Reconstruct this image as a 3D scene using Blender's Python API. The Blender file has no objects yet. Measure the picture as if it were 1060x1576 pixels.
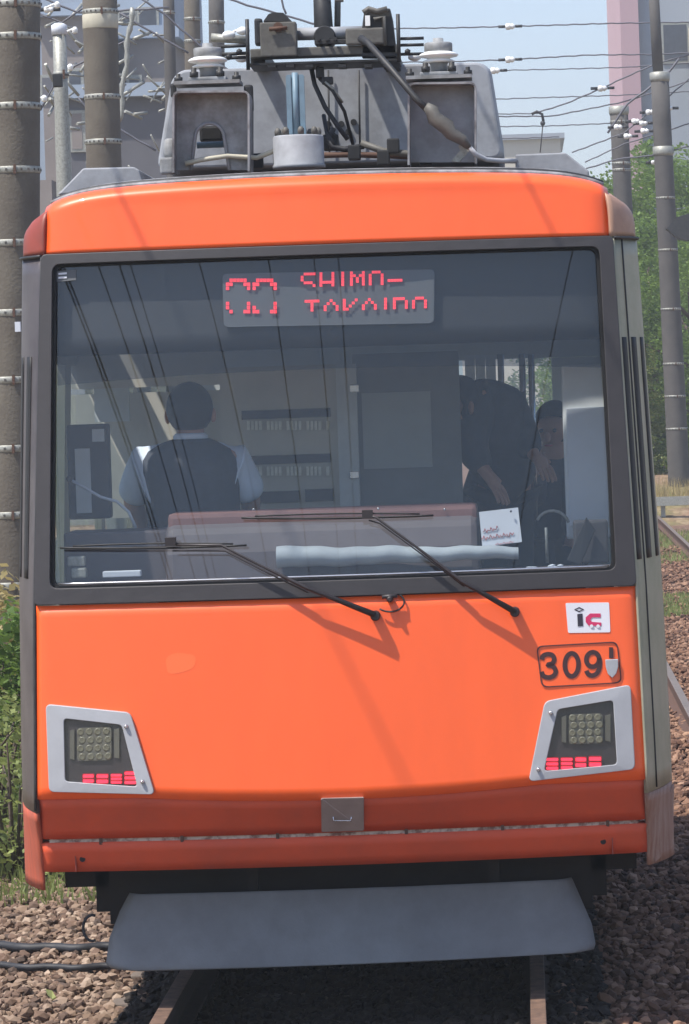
import bpy, bmesh, math, random
from mathutils import Vector, Matrix, noise
random.seed(7)
S = bpy.context.scene
COL = S.collection
R = math.radians

# ------------------------------------------------------------------ camera
FPX, DIST, CX, CH = 5740.0, 14.0, 0.725, 2.33      # focal length in photo pixels, distance, lateral offset, height
PX, PY, ROLL = 800.0, 600.0, 0.0332
cam_d = bpy.data.cameras.new('camera'); cam = bpy.data.objects.new('camera', cam_d); COL.objects.link(cam)
cam.matrix_world = Matrix.Translation((CX, -DIST, CH)) @ Matrix.Rotation(R(90), 4, 'X') @ Matrix.Rotation(-ROLL, 4, 'Z')
cam_d.sensor_fit = 'HORIZONTAL'; cam_d.sensor_width = 36; cam_d.lens = FPX/1060*36
cam_d.shift_x = (530-PX)/1060; cam_d.shift_y = (PY-788)/1060
cam_d.clip_start = .1; cam_d.clip_end = 5000
S.camera = cam
# ------------------------------------------------------------------ sky, sun, exposure
SUN_EL, SUN_AZ = R(61), R(56)       # azimuth measured from the camera's side of the face towards the left
w = bpy.data.worlds.new('World'); S.world = w; w.use_nodes = True
nt = w.node_tree; bg = nt.nodes['Background']
sky = nt.nodes.new('ShaderNodeTexSky'); sky.sky_type = 'NISHITA'; sky.sun_disc = False
sky.sun_elevation = SUN_EL; sky.air_density = 1.0; sky.dust_density = 1.0; sky.ozone_density = 2.4
to_sun = Vector((-math.cos(SUN_EL)*math.sin(SUN_AZ), -math.cos(SUN_EL)*math.cos(SUN_AZ), math.sin(SUN_EL)))
sky.sun_rotation = math.atan2(to_sun.x, to_sun.y)
tint = nt.nodes.new('ShaderNodeMix'); tint.data_type = 'RGBA'; tint.blend_type = 'MULTIPLY'; tint.inputs[0].default_value = 1; tint.inputs[7].default_value = (.95, .93, .97, 1)
nt.links.new(sky.outputs[0], tint.inputs[6]); nt.links.new(tint.outputs[2], bg.inputs[0]); bg.inputs[1].default_value = .15
sd = bpy.data.lights.new('sun', 'SUN'); sd.energy = 4.6; sd.angle = R(.8); sd.color = (1, .95, .87)
so = bpy.data.objects.new('sun', sd); COL.objects.link(so)
so.rotation_euler = (-to_sun).to_track_quat('-Z', 'Y').to_euler(); so.location = (-8, -10, 14)
S.view_settings.view_transform = 'Standard'; S.view_settings.look = 'None'
S.view_settings.exposure = .55; S.view_settings.gamma = 1

def W(px, py, y):
    """world point at depth y seen at photo pixel px, py"""
    d = (y+DIST)/FPX; dx = px-PX; dy = py-PY; c, s = math.cos(ROLL), math.sin(ROLL)
    return Vector((CX+(dx*c-dy*s)*d, y, CH+(-dx*s-dy*c)*d))

# ------------------------------------------------------------------ materials
def mat(name, col, rough=.6, metal=0., var=.12, scale=6., bump=0., bscale=60., col2=None, emit=0., spec=.5, coat=0., thresh=None):
    m = bpy.data.materials.new(name); m.use_nodes = True; t = m.node_tree; n = t.nodes; l = t.links
    b = n['Principled BSDF']; b.inputs['Roughness'].default_value = rough; b.inputs['Metallic'].default_value = metal
    b.inputs['Specular IOR Level'].default_value = spec; b.inputs['Coat Weight'].default_value = coat
    tc = n.new('ShaderNodeTexCoord'); nz = n.new('ShaderNodeTexNoise'); nz.inputs['Scale'].default_value = scale
    nz.inputs['Detail'].default_value = 8; nz.inputs['Roughness'].default_value = .65
    l.new(tc.outputs['Object'], nz.inputs['Vector'])
    cr = n.new('ShaderNodeValToRGB'); e = cr.color_ramp.elements
    a = col2 if col2 else tuple(c*(1-var) for c in col); c1 = col if col2 else tuple(min(1, c*(1+var)) for c in col)
    lo, hi = thresh if thresh else (.3, .7)
    e[0].position = lo; e[1].position = hi; e[0].color = (*a, 1); e[1].color = (*c1, 1)
    l.new(nz.outputs['Fac'], cr.inputs[0]); l.new(cr.outputs[0], b.inputs['Base Color'])
    if bump:
        n2 = n.new('ShaderNodeTexNoise'); n2.inputs['Scale'].default_value = bscale; n2.inputs['Detail'].default_value = 5
        l.new(tc.outputs['Object'], n2.inputs['Vector'])
        bp = n.new('ShaderNodeBump'); bp.inputs['Strength'].default_value = bump; bp.inputs['Distance'].default_value = .02
        l.new(n2.outputs['Fac'], bp.inputs['Height']); l.new(bp.outputs[0], b.inputs['Normal'])
    if emit:
        b.inputs['Emission Color'].default_value = (*col, 1); b.inputs['Emission Strength'].default_value = emit
    return m
def glassmat(name, tint, refl=1.6):
    m = bpy.data.materials.new(name); m.use_nodes = True; t = m.node_tree; n = t.nodes; l = t.links
    n.remove(n['Principled BSDF'])
    tr = n.new('ShaderNodeBsdfTransparent'); tr.inputs[0].default_value = (*tint, 1)
    gl = n.new('ShaderNodeBsdfGlossy'); gl.inputs['Roughness'].default_value = .015; gl.inputs[0].default_value = (1, .98, .90, 1)
    fr = n.new('ShaderNodeFresnel'); ge = n.new('ShaderNodeNewGeometry'); mr = n.new('ShaderNodeMapRange'); mr.inputs[3].default_value = refl; mr.inputs[4].default_value = 1/refl
    l.new(ge.outputs['Backfacing'], mr.inputs[0]); l.new(mr.outputs[0], fr.inputs[0])
    mx = n.new('ShaderNodeMixShader'); l.new(fr.outputs[0], mx.inputs[0]); l.new(tr.outputs[0], mx.inputs[1]); l.new(gl.outputs[0], mx.inputs[2])
    l.new(mx.outputs[0], n['Material Output'].inputs[0])
    return m
M = {}
M['orange'] = mat('orange_paint', (.93, .118, .019), .42, var=.05, scale=2.5, bump=.015, bscale=300, coat=.3)
M['orange_low'] = mat('orange_paint_shaded', (.64, .085, .030), .65, col2=(.50, .075, .032), scale=5, thresh=(.25, .6), bump=.03, bscale=200)  # band and skirt orange, shade of their downward-facing sides put in the colour
M['shaded_orange'] = mat('corner_orange_shaded', (.30, .05, .03), .5, col2=(.20, .045, .03), scale=9)  # left corner orange with its shade put into the colour
M['corner_tan'] = mat('corner_tan_shaded', (.46, .28, .19), .5, col2=(.34, .19, .13), scale=9)  # right corner orange, shade and sky sheen put into the colour
M['frame'] = mat('window_frame_grey', (.030, .027, .029), .55, var=.12, scale=12, bump=.03)
M['seal'] = mat('black_rubber', (.012, .012, .013), .6, var=.2)
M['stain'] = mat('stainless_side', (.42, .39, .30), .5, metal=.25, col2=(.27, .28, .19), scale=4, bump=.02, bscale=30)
M['stain_dark'] = mat('stainless_unlit', (.17, .15, .15), .45, metal=.6, col2=(.10, .085, .09), scale=5)  # darker stainless for the left corner, its unlit look put in the colour
def streak(m, sx, sz):
    t = m.node_tree; n = t.nodes; mp = n.new('ShaderNodeMapping'); mp.inputs['Scale'].default_value = (sx, sx, sz)
    tc = [x for x in n if x.type == 'TEX_COORD'][0]; nz = [x for x in n if x.type == 'TEX_NOISE'][0]
    t.links.new(tc.outputs['Object'], mp.inputs[0]); t.links.new(mp.outputs[0], nz.inputs['Vector']); return m
M['worn'] = streak(mat('worn_corner_paint', (.34, .22, .17), .7, col2=(.24, .11, .07), scale=10, thresh=(.35, .62), bump=.1, bscale=60), 3, .5)
M['darkorange'] = streak(mat('dark_corner_orange', (.48, .09, .04), .7, col2=(.30, .07, .04), scale=8, thresh=(.3, .65)), 3, .5)  # darker orange with vertical streaks for the left corner skirt
streak(M['orange'], 2.5, .6)
M['grey'] = mat('light_grey_paint', (.37, .38, .40), .45, var=.08, scale=8, bump=.02)
M['roofgrey'] = mat('roof_cover_grey', (.32, .335, .36), .65, col2=(.20, .205, .215), scale=7, thresh=(.32, .62), bump=.06, bscale=25)
M['roofgrey2'] = mat('bracket_grey', (.30, .31, .32), .6, col2=(.17, .17, .165), scale=14, thresh=(.35, .65), bump=.1, bscale=60)
M['roofdirt'] = mat('roof_dirty', (.13, .10, .09), .85, col2=(.07, .05, .045), scale=12, bump=.3)
M['lip'] = mat('roof_lip_grey', (.30, .30, .31), .6, col2=(.12, .11, .11), scale=12, thresh=(.35, .6))
M['plow'] = mat('plow_grey', (.195, .21, .225), .75, col2=(.145, .153, .165), scale=5, bump=.06, bscale=120)
M['black'] = mat('underframe_black', (.014, .012, .012), .8, var=.3, scale=10)
M['darkmetal'] = mat('dark_metal', (.045, .045, .045), .55, metal=.3, col2=(.022, .022, .024), scale=16)
M['pantobrown'] = mat('pantograph_olive', (.13, .125, .11), .6, col2=(.08, .075, .065), scale=16, bump=.1)
M['bluefin'] = mat('blue_fin', (.15, .23, .29), .5, var=.15, scale=20)
M['porcelain'] = mat('white_porcelain', (.80, .80, .78), .25, var=.04)
M['wiper'] = mat('wiper_black', (.025, .02, .022), .5, var=.2, scale=30)
M['white'] = mat('white_sticker', (.74, .74, .78), .5, var=.03)
M['inkbrown'] = mat('number_brown', (.05, .02, .022), .55, var=.1)
M['ink'] = mat('ink_black', (.03, .025, .04), .5, var=.1)
M['pink'] = mat('mark_pink', (.60, .03, .12), .5, var=.04)
M['ledlens'] = mat('lamp_lens', (.19, .185, .13), .25, var=.2, scale=90)
M['lamprib'] = mat('lamp_housing', (.125, .12, .095), .4, var=.1)
M['lampin'] = mat('lamp_recess', (.045, .038, .042), .35, var=.15, scale=14)
M['tail'] = mat('tail_lamp_red', (1, .03, .07), .3, var=.0, emit=1.0)
M['taildark'] = mat('tail_lamp_dim', (.35, .01, .025), .3, var=.1)
M['led'] = mat('led_red', (1, .06, .085), .4, var=0, emit=.62)
M['signbox'] = mat('sign_grey', (.10, .105, .11), .5, var=.06)
M['chrome'] = mat('bolt_steel', (.6, .6, .62), .25, metal=.9, var=.1)
M['latch'] = mat('latch_plate', (.30, .23, .205), .5, var=.1, scale=20)
M['gapwhite'] = mat('gap_strip', (.50, .44, .36), .7, col2=(.20, .11, .08), scale=30, thresh=(.4, .55))
M['glass'] = glassmat('windshield_glass', (.80, .83, .84), 1.75)
M['sideglass'] = glassmat('side_glass', (.7, .75, .76), 1.5)
M['lampglass'] = glassmat('lamp_cover_glass', (.92, .92, .92), 1.35)
M['reflection_tint'] = glassmat('tinted_strip', (.42, .44, .48), 1.2)
M['visor'] = mat('header_dark', (.018, .018, .02), .6, var=.08)
M['inwall'] = mat('interior_grey', (.62, .64, .64), .6, var=.08)
M['cabinet'] = mat('cabinet_beige', (.60, .56, .48), .6, var=.08)
M['cabdark'] = mat('cabinet_dark', (.07, .066, .07), .6, var=.15)
M['breaker'] = mat('breaker_cream', (.85, .82, .70), .5, var=.15, scale=40)
M['doorgrey'] = mat('door_slate', (.20, .205, .205), .6, var=.1)
M['doorpane'] = mat('door_pane_grey', (.33, .35, .35), .4, var=.1, scale=3)
M['dash'] = mat('dashboard_brown', (.23, .115, .10), .55, var=.1, scale=10)
M['dashgrey'] = mat('dashboard_grey', (.115, .095, .10), .6, var=.1, scale=8)
M['pole'] = mat('concrete_pole', (.135, .118, .092), .85, col2=(.085, .07, .055), scale=2.2, thresh=(.3, .7), bump=.25, bscale=40)
M['poledark'] = mat('concrete_pole_dark', (.10, .092, .085), .85, col2=(.065, .06, .057), scale=3, bump=.2, bscale=40)
M['galv'] = mat('galvanised_band', (.42, .42, .38), .55, metal=.4, col2=(.22, .22, .19), scale=50)
M['paleyellow'] = mat('pale_collar', (.46, .43, .34), .7, var=.1)
M['rust'] = mat('rust', (.10, .05, .032), .8, col2=(.08, .04, .025), scale=20)
M['railtop'] = mat('rail_rusty_steel', (.20, .12, .08), .75, metal=0, col2=(.07, .042, .03), scale=20)
M['railweb'] = mat('rail_web_shaded', (.035, .022, .016), .9, var=.3, scale=20)  # web near black, the shade beside the rail put in its colour
M['railgrey'] = mat('rail_worn_grey', (.19, .15, .12), .5, metal=.3, var=.2, scale=10)
M['sleeper'] = mat('sleeper', (.15, .12, .10), .9, var=.25, scale=15, bump=.3)
M['cable'] = mat('cable_black', (.018, .018, .022), .6, var=.2)
M['wire'] = mat('wire_grey', (.10, .10, .12), .6, var=.2)
M['skin'] = mat('skin', (.46, .25, .18), .55, var=.05)
M['hair'] = mat('hair_black', (.018, .015, .015), .6, var=.2)
M['vest'] = mat('vest_navy', (.045, .05, .065), .85, var=.2, scale=30)
M['shirt'] = mat('shirt_pale_blue', (.66, .74, .86), .8, var=.06, scale=20)
M['coat'] = mat('coat_dark', (.05, .054, .07), .85, var=.2, scale=20)
M['trouser'] = mat('trousers_dark', (.025, .025, .03), .85, var=.2, scale=20)
M['paper'] = mat('paper_white', (.62, .65, .70), .8, var=.04)
M['redink'] = mat('red_ink', (.42, .04, .05), .7, var=.1)
M['sheet'] = mat('rolled_sheet_grey', (.42, .46, .48), .7, col2=(.30, .33, .36), scale=6)

# ground with gravel look
def groundmat(name, c1, c2, c3, scale, patch=None):
    m = bpy.data.materials.new(name); m.use_nodes = True; t = m.node_tree; n = t.nodes; l = t.links
    b = n['Principled BSDF']; b.inputs['Roughness'].default_value = .9; b.inputs['Specular IOR Level'].default_value = .2
    tc = n.new('ShaderNodeTexCoord'); vo = n.new('ShaderNodeTexVoronoi'); vo.inputs['Scale'].default_value = scale
    l.new(tc.outputs['Object'], vo.inputs['Vector'])
    cr = n.new('ShaderNodeValToRGB'); e = cr.color_ramp.elements; e[0].color = (*c1, 1); e[1].color = (*c3, 1); k = e.new(.55); k.color = (*c2, 1)
    l.new(vo.outputs['Color'], cr.inputs[0])
    nz = n.new('ShaderNodeTexNoise'); nz.inputs['Scale'].default_value = .35; nz.inputs['Detail'].default_value = 6
    l.new(tc.outputs['Object'], nz.inputs['Vector'])
    mx = n.new('ShaderNodeMix'); mx.data_type = 'RGBA'
    r2 = n.new('ShaderNodeValToRGB'); r2.color_ramp.elements[0].position = .47; r2.color_ramp.elements[1].position = .62
    l.new(nz.outputs['Fac'], r2.inputs[0]); l.new(r2.outputs[0], mx.inputs[0])
    l.new(cr.outputs[0], mx.inputs[6]); mx.inputs[7].default_value = (*(patch or c2), 1)
    l.new(mx.outputs[2], b.inputs['Base Color'])
    bp = n.new('ShaderNodeBump'); bp.inputs['Strength'].default_value = .9; bp.inputs['Distance'].default_value = .03; bp.invert = True
    l.new(vo.outputs['Distance'], bp.inputs['Height']); l.new(bp.outputs[0], b.inputs['Normal'])
    return m
M['ballast'] = groundmat('ballast_bed', (.06, .037, .027), (.17, .10, .068), (.28, .19, .14), 18)
M['dirt'] = groundmat('dirt_ground', (.14, .09, .06), (.24, .155, .105), (.34, .25, .17), 9, (.13, .15, .045))
def leafmat(name, c1, c2, sc=1.2):
    m = mat(name, c2, .6, col2=c1, scale=sc, thresh=(.35, .65)); b = m.node_tree.nodes['Principled BSDF']
    b.inputs['Subsurface Weight'].default_value = 0
    t = m.node_tree; n = t.nodes; tr = n.new('ShaderNodeBsdfTranslucent'); tr.inputs[0].default_value = (*[c*1.3 for c in c2], 1)
    mx = n.new('ShaderNodeMixShader'); mx.inputs[0].default_value = .3
    t.links.new(b.outputs[0], mx.inputs[1]); t.links.new(tr.outputs[0], mx.inputs[2]); t.links.new(mx.outputs[0], n['Material Output'].inputs[0])
    return m
M['leaf'] = leafmat('leaf_green', (.06, .11, .02), (.19, .29, .06))
M['leaf2'] = leafmat('leaf_bush', (.11, .15, .04), (.27, .31, .10), 5)
M['leaf3'] = leafmat('leaf_dry', (.24, .20, .08), (.42, .34, .15), 6)
M['leaf4'] = leafmat('leaf_deep', (.05, .085, .03), (.12, .18, .06))
M['bark'] = mat('bark', (.09, .065, .05), .9, var=.3, scale=12, bump=.3)

# ------------------------------------------------------------------ object helpers
def link(name, me, m, parent=None):
    o = bpy.data.objects.new(name, me); COL.objects.link(o)
    if m:
        for x in (m if isinstance(m, (list, tuple)) else [m]): me.materials.append(M[x] if isinstance(x, str) else x)
    if parent: o.parent = parent; o.matrix_parent_inverse = Matrix.Translation(-parent.location) if parent.type == 'EMPTY' and parent.rotation_euler.z == 0 else parent.matrix_world.inverted()
    return o
def tag(o, label, cat, group=None):
    o['label'] = label; o['category'] = cat
    if group: o['group'] = group
    return o
def structure(o): o['kind'] = 'structure'; return o
def empty(name, loc, label, cat, group=None):
    o = bpy.data.objects.new(name, None); COL.objects.link(o); o.location = loc; o.empty_display_size = .1
    return tag(o, label, cat, group)
class MB:
    def __init__(s): s.b = bmesh.new()
    def poly(s, pts, smooth=False):
        f = s.b.faces.new([s.b.verts.new(p) for p in pts]); f.smooth = smooth; return s
    def box(s, x0, x1, y0, y1, z0, z1, mtx=None, bev=0.):
        t = bmesh.new(); bmesh.ops.create_cube(t, size=1)
        for v in t.verts: v.co = Vector((x0+(v.co.x+.5)*(x1-x0), y0+(v.co.y+.5)*(y1-y0), z0+(v.co.z+.5)*(z1-z0)))
        if bev: bmesh.ops.bevel(t, geom=t.edges[:], offset=bev, segments=2, profile=.6, affect='EDGES')
        if mtx:
            for v in t.verts: v.co = mtx @ v.co
        s.merge(t); return s
    def merge(s, t, smooth=None):
        me = bpy.data.meshes.new('tmp'); 
        if smooth is not None:
            for f in t.faces: f.smooth = smooth
        t.to_mesh(me); t.free(); s.b.from_mesh(me); bpy.data.meshes.remove(me)
    def tube(s, pts, r, seg=8, closed=False, cap=True):
        pts = [Vector(p) for p in pts]; n = len(pts); rs = r if isinstance(r, (list, tuple)) else [r]*n
        rings = []; up = None
        for i, p in enumerate(pts):
            d = (pts[min(i+1, n-1)]-pts[max(i-1, 0)]).normalized()
            if up is None:
                up = Vector((0, 0, 1)) if abs(d.z) < .9 else Vector((0, 1, 0))
            a = d.cross(up).normalized(); up = a.cross(d).normalized()
            rings.append([s.b.verts.new(p+(a*math.cos(2*math.pi*k/seg)+up*math.sin(2*math.pi*k/seg))*rs[i]) for k in range(seg)])
        for i in range(n-1):
            for k in range(seg):
                f = s.b.faces.new([rings[i][k], rings[i][(k+1) % seg], rings[i+1][(k+1) % seg], rings[i+1][k]]); f.smooth = True
        if cap: s.b.faces.new(rings[0][::-1]); s.b.faces.new(rings[-1])
        return s
    def lathe(s, c, prof, seg=24, axis='Z'):
        c = Vector(c); rings = []
        for (r, h) in prof:
            ring = []
            for k in range(seg):
                a = 2*math.pi*k/seg; v = (r*math.cos(a), r*math.sin(a), h)
                if axis == 'Y': v = (v[0], h, v[1])
                if axis == 'X': v = (h, v[0], v[1])
                ring.append(s.b.verts.new(c+Vector(v)))
            rings.append(ring)
        for i in range(len(rings)-1):
            for k in range(seg):
                f = s.b.faces.new([rings[i][k], rings[i][(k+1) % seg], rings[i+1][(k+1) % seg], rings[i+1][k]]); f.smooth = True
        s.b.faces.new(rings[0][::-1]); s.b.faces.new(rings[-1]); return s
    def grid(s, nu, nv, fn, smooth=True):
        vs = [[s.b.verts.new(fn(i/nu, j/nv)) for i in range(nu+1)] for j in range(nv+1)]
        for j in range(nv):
            for i in range(nu):
                f = s.b.faces.new([vs[j][i], vs[j][i+1], vs[j+1][i+1], vs[j+1][i]]); f.smooth = smooth
        return s
    def loops(s, ls, smooth=False, cap=None):
        vs = [[s.b.verts.new(p) for p in L] for L in ls]; n = len(vs[0])
        for a, b in zip(vs, vs[1:]):
            for k in range(n):
                f = s.b.faces.new([a[k], a[(k+1) % n], b[(k+1) % n], b[k]]); f.smooth = smooth
        if cap == 'last': s.b.faces.new(vs[-1])
        if cap == 'both': s.b.faces.new(vs[-1]); s.b.faces.new(vs[0][::-1])
        return s
    def prism(s, pts, off):
        """pts: closed 3D polygon, off: extrusion vector"""
        off = Vector(off); s.loops([[Vector(p) for p in pts], [Vector(p)+off for p in pts]], cap='both'); return s
    def ball(s, c, r, sub=2, sc=(1, 1, 1)):
        t = bmesh.new(); bmesh.ops.create_icosphere(t, subdivisions=sub, radius=r)
        for v in t.verts: v.co = Vector((v.co.x*sc[0], v.co.y*sc[1], v.co.z*sc[2]))+Vector(c)
        s.merge(t, True); return s
    def split(s, name, m, parent=None):
        """one object for every separate piece"""
        bmesh.ops.recalc_face_normals(s.b, faces=s.b.faces[:]); seen = set(); out = []
        s.b.verts.ensure_lookup_table()
        for v0 in s.b.verts:
            if v0 in seen: continue
            st = [v0]; isl = []; seen.add(v0)
            while st:
                v = st.pop(); isl.append(v)
                for e in v.link_edges:
                    u = e.other_vert(v)
                    if u not in seen: seen.add(u); st.append(u)
            ix = {v: i for i, v in enumerate(isl)}; fs = []; sm = []; done = set()
            for v in isl:
                for f in v.link_faces:
                    if f not in done: done.add(f); fs.append([ix[w_] for w_ in f.verts]); sm.append(f.smooth)
            me = bpy.data.meshes.new(name); me.from_pydata([v.co[:] for v in isl], [], fs); me.polygons.foreach_set('use_smooth', sm)
            out.append(link(name, me, m, parent))
        s.b.free(); return out
    def build(s, name, m, parent=None, solid=0., bevel=0., recalc=True):
        if recalc and not solid: bmesh.ops.recalc_face_normals(s.b, faces=s.b.faces[:])
        me = bpy.data.meshes.new(name); s.b.to_mesh(me); s.b.free(); o = link(name, me, m, parent)
        if solid: md = o.modifiers.new('solid', 'SOLIDIFY'); md.thickness = solid; md.offset = -1
        if bevel: md = o.modifiers.new('bevel', 'BEVEL'); md.width = bevel; md.segments = 2; md.limit_method = 'ANGLE'
        return o
def rounded(pts, r, n=5):
    """round the corners of a 2D polygon, always n+1 points per corner"""
    out = []; N = len(pts)
    for i in range(N):
        p = Vector(pts[i]); a = Vector(pts[i-1]); b = Vector(pts[(i+1) % N])
        ra = min(r, (a-p).length*.45, (b-p).length*.45); p0 = p+(a-p).normalized()*ra; p1 = p+(b-p).normalized()*ra
        for k in range(n+1):
            t = k/n; out.append((1-t)**2*p0+2*t*(1-t)*p+t*t*p1)
    return out
def interp(x, tab):
    if x <= tab[0][0]: return tab[0][1]
    for (a, b), (c, d) in zip(tab, tab[1:]):
        if x <= c: return b+(d-b)*(x-a)/(c-a)
    return tab[-1][1]
def text_mesh(txt, size, bold=0.):
    cu = bpy.data.curves.new('t', 'FONT'); cu.body = txt; cu.size = size; cu.extrude = .0015; cu.offset = bold; cu.space_character = 1.12
    o = bpy.data.objects.new('t', cu); COL.objects.link(o); bpy.context.view_layer.update()
    me = bpy.data.meshes.new_from_object(o.evaluated_get(bpy.context.evaluated_depsgraph_get())); bpy.data.objects.remove(o); return me

# ================================================================== SETTING
# ground sheet to the horizon
def gsheet(name, x0, x1, y0, y1, z, m, nx=1, ny=1, amp=0):
    def fn(u, v):
        x, y = x0+(x1-x0)*u, y0+(y1-y0)*v
        return (x, y, z+amp*(noise.noise(Vector((x*.4, y*.4, 0)))))
    return structure(MB().grid(nx, ny, fn).build(name, m, recalc=False))
g = gsheet('ground', -460, 610, -120, 700, -.30, 'dirt')
bl = gsheet('ballast', -2.6, 9.0, -12, 140, -.185, 'ballast', 60, 300, .05)
gsheet('verge', -16, -2.3, -12, 140, -.24, 'dirt', 40, 120, .10)
def bankf(u, v):
    x = 1.7+60*u; y = 51.5+110*v; k = min(1, max(0, (y-52)/4.5)); e = min(1, (x-1.7)/1.2)
    return (x, y, -.22+(.70*k+.010*(y-52)*k)*e+.05*noise.noise(Vector((x*.9, y*.9, 5))))
structure(MB().grid(80, 160, bankf).build('bank', 'dirt', recalc=False))

M['shaded'] = mat('shaded_bed', (.03, .024, .02), .85, var=.3, scale=8)  # near black in place of the shade under the tram
structure(MB().box(-.664, .664, -1.2, 6, -.3, -.158).build('track_bed', 'shaded'))
# ------------------------------------------------------------------ rails and sleepers (structure: track)
def rail(x, y0, y1, nm, mm):
    prof = [(-.065, -.14), (.065, -.14), (.065, -.125), (.012, -.11), (.012, -.035), (.030, -.028), (.030, 0), (-.030, 0), (-.030, -.028), (-.012, -.035), (-.012, -.11), (-.065, -.125)]
    b = MB(); b.loops([[Vector((x+px, y, pz)) for px, pz in prof] for y in (y0, y1)], cap='both')
    for f in b.b.faces:
        if min(v.co.z for v in f.verts) > -.001 and abs(f.normal.z if f.normal.length else 1) >= 0 and len(f.verts) == 4: f.material_index = 1
    o = b.build(nm, mm, bevel=.004); structure(o)
    return o
for x in (-.716, .716): rail(x, -12, 60, 'rail', ['railweb', 'railtop'])
for x in (1.86, 3.10): rail(x, -12, 53, 'rail', ['rust', 'railgrey'])
b = MB()
for k in range(-8, 60): b.box(-1.05, 1.05, k*.75-.1, k*.75+.1, -.28, -.150, bev=.01)
structure(b.build('sleepers', 'sleeper'))
# ballast stones: one object of stuff
def stones(n, reg, zbase, smin, smax, dark=1., tint=(1, 1, 1), label='brown and grey crushed stone ballast around the rails'):
    t = bmesh.new(); bmesh.ops.create_icosphere(t, subdivisions=1, radius=1)
    bv = [v.co.copy() for v in t.verts]; bf = [[v.index for v in f.verts] for f in t.faces]; t.free()
    verts = []; faces = []
    tot = sum(a for *_, a in reg)
    for (x0, x1, y0, y1, wgt) in reg:
        for k in range(int(n*wgt/tot)):
            c = Vector((random.uniform(x0, x1), random.uniform(y0, y1), 0))
            s = random.uniform(smin, smax)*random.choice((.7, 1, 1, 1.15)); sc = Vector((random.uniform(.7, 1.25), random.uniform(.7, 1.25), random.uniform(.5, .9)))*s
            c.z = zbase+.05*noise.noise(Vector((c.x*.4, c.y*.4, 0)))+random.uniform(-.3, .9)*s
            q = Matrix.Rotation(random.uniform(0, 6.3), 3, 'Z') @ Matrix.Rotation(random.uniform(-.8, .8), 3, 'X')
            i0 = len(verts)
            for v in bv:
                j = 1+random.uniform(-.28, .22); verts.append(c+q @ Vector((v.x*sc.x*j, v.y*sc.y*j, v.z*sc.z*j)))
            faces += [[i0+a for a in f] for f in bf]
    me = bpy.data.meshes.new('ballast_stones'); me.from_pydata(verts, [], faces)
    m = bpy.data.materials.new('stone'); m.use_nodes = True; nn = m.node_tree; B = nn.nodes['Principled BSDF']; B.inputs['Roughness'].default_value = .9
    g_ = nn.nodes.new('ShaderNodeNewGeometry'); cr = nn.nodes.new('ShaderNodeValToRGB')
    e = cr.color_ramp.elements; e[0].color = (*[dark*c*q for c, q in zip((.060, .040, .030), tint)], 1); e[1].color = (*[dark*c*q for c, q in zip((.36, .27, .20), tint)], 1)
    for p, c in ((.35, (.14, .085, .058)), (.65, (.21, .14, .095)), (.88, (.26, .185, .135))): k = e.new(p); k.color = (*[dark*x*q for x, q in zip(c, tint)], 1)
    nn.links.new(g_.outputs['Random Per Island'], cr.inputs[0]); nn.links.new(cr.outputs[0], B.inputs['Base Color'])
    o = link('ballast_stones', me, m); o['kind'] = 'stuff'; o['label'] = label
    return o
stones(16000, [(-2.4, -.80, -.6, 6, 12), (-2.4, -.80, 6, 14, 3)], -.17, .013, .029, 1.05)
stones(36000, [(.80, 2.2, -.6, 16, 22), (1.92, 3.04, 9, 26, 8), (1.92, 3.9, 26, 46, 10)], -.17, .014, .032, 1., (1.0, .80, .70), 'reddish brown ballast between the tram and the next track')
stones(14000, [(-.66, .66, -.8, 5, 5), (-.98, -.76, 0, 5, 1), (.76, .98, 0, 5, 1)], -.15, .013, .027, .10, (1, 1, 1), 'ballast between the rails, painted black as the shade under the tram')  # dark factor puts the shade under the tram into the stone colour

# ================================================================== TRAM
tram = empty('tram', (0, 0, 0), 'orange fronted tram numbered 309 with large windscreen and pantograph gear on its roof', 'tram')
YT = [(.50, .145), (.56, .135), (.655, .092), (.68, .092), (.80, 0), (1.57, .055), (2.9, .30), (3.2, .345)]
HW = [(.5, 1.16), (.9, 1.154), (1.57, 1.141), (2.9, 1.101), (3.2, 1.093)]
OW = [(.5, 1.268), (1.0, 1.267), (1.6, 1.254), (2.9, 1.20), (3.2, 1.19)]
hw = lambda z: interp(z, HW); ow = lambda z: interp(z, OW)
def Yf(x, z): return interp(z, YT)+.085*(x/1.14)**2
def ztop(x): a = abs(x)/1.1; return 3.185-.030*a*a-.055*a**10
def FP(px, py, off=0.):
    """point on the tram's front for a photo pixel"""
    y = .1
    for _ in range(4): p = W(px, py, y); y = Yf(p.x, p.z)
    return Vector((p.x, y-off, p.z))
def FX(px, py): p = FP(px, py); return Vector((p.x, p.z))
def onface(q, off): return Vector((q[0], Yf(q[0], q[1])-off, q[1]))

# upper orange header, curling back at its top and ends
def header(u, v):
    x = (-1+2*u)
    xx = math.copysign(abs(x)**.8, x) if False else x
    z0 = 2.915; zt = ztop(x*1.09)
    if v < .6: z = z0+(zt-.05-z0)*v/.6; y0 = 0
    else:
        a = (v-.6)/.4*math.pi/2; z = zt-.05+.05*math.sin(a); y0 = .10*(1-math.cos(a))
    X = x*hw(z)
    ex = max(0, abs(x)-.93)/.07; y1 = .03*ex**2
    X = math.copysign(abs(X)-.006*ex**2, X)
    return (X, Yf(X, min(z, 3.1))+y0+y1, z)
MB().grid(60, 20, header).build('roof_header', 'orange', tram, solid=.02)
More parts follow.
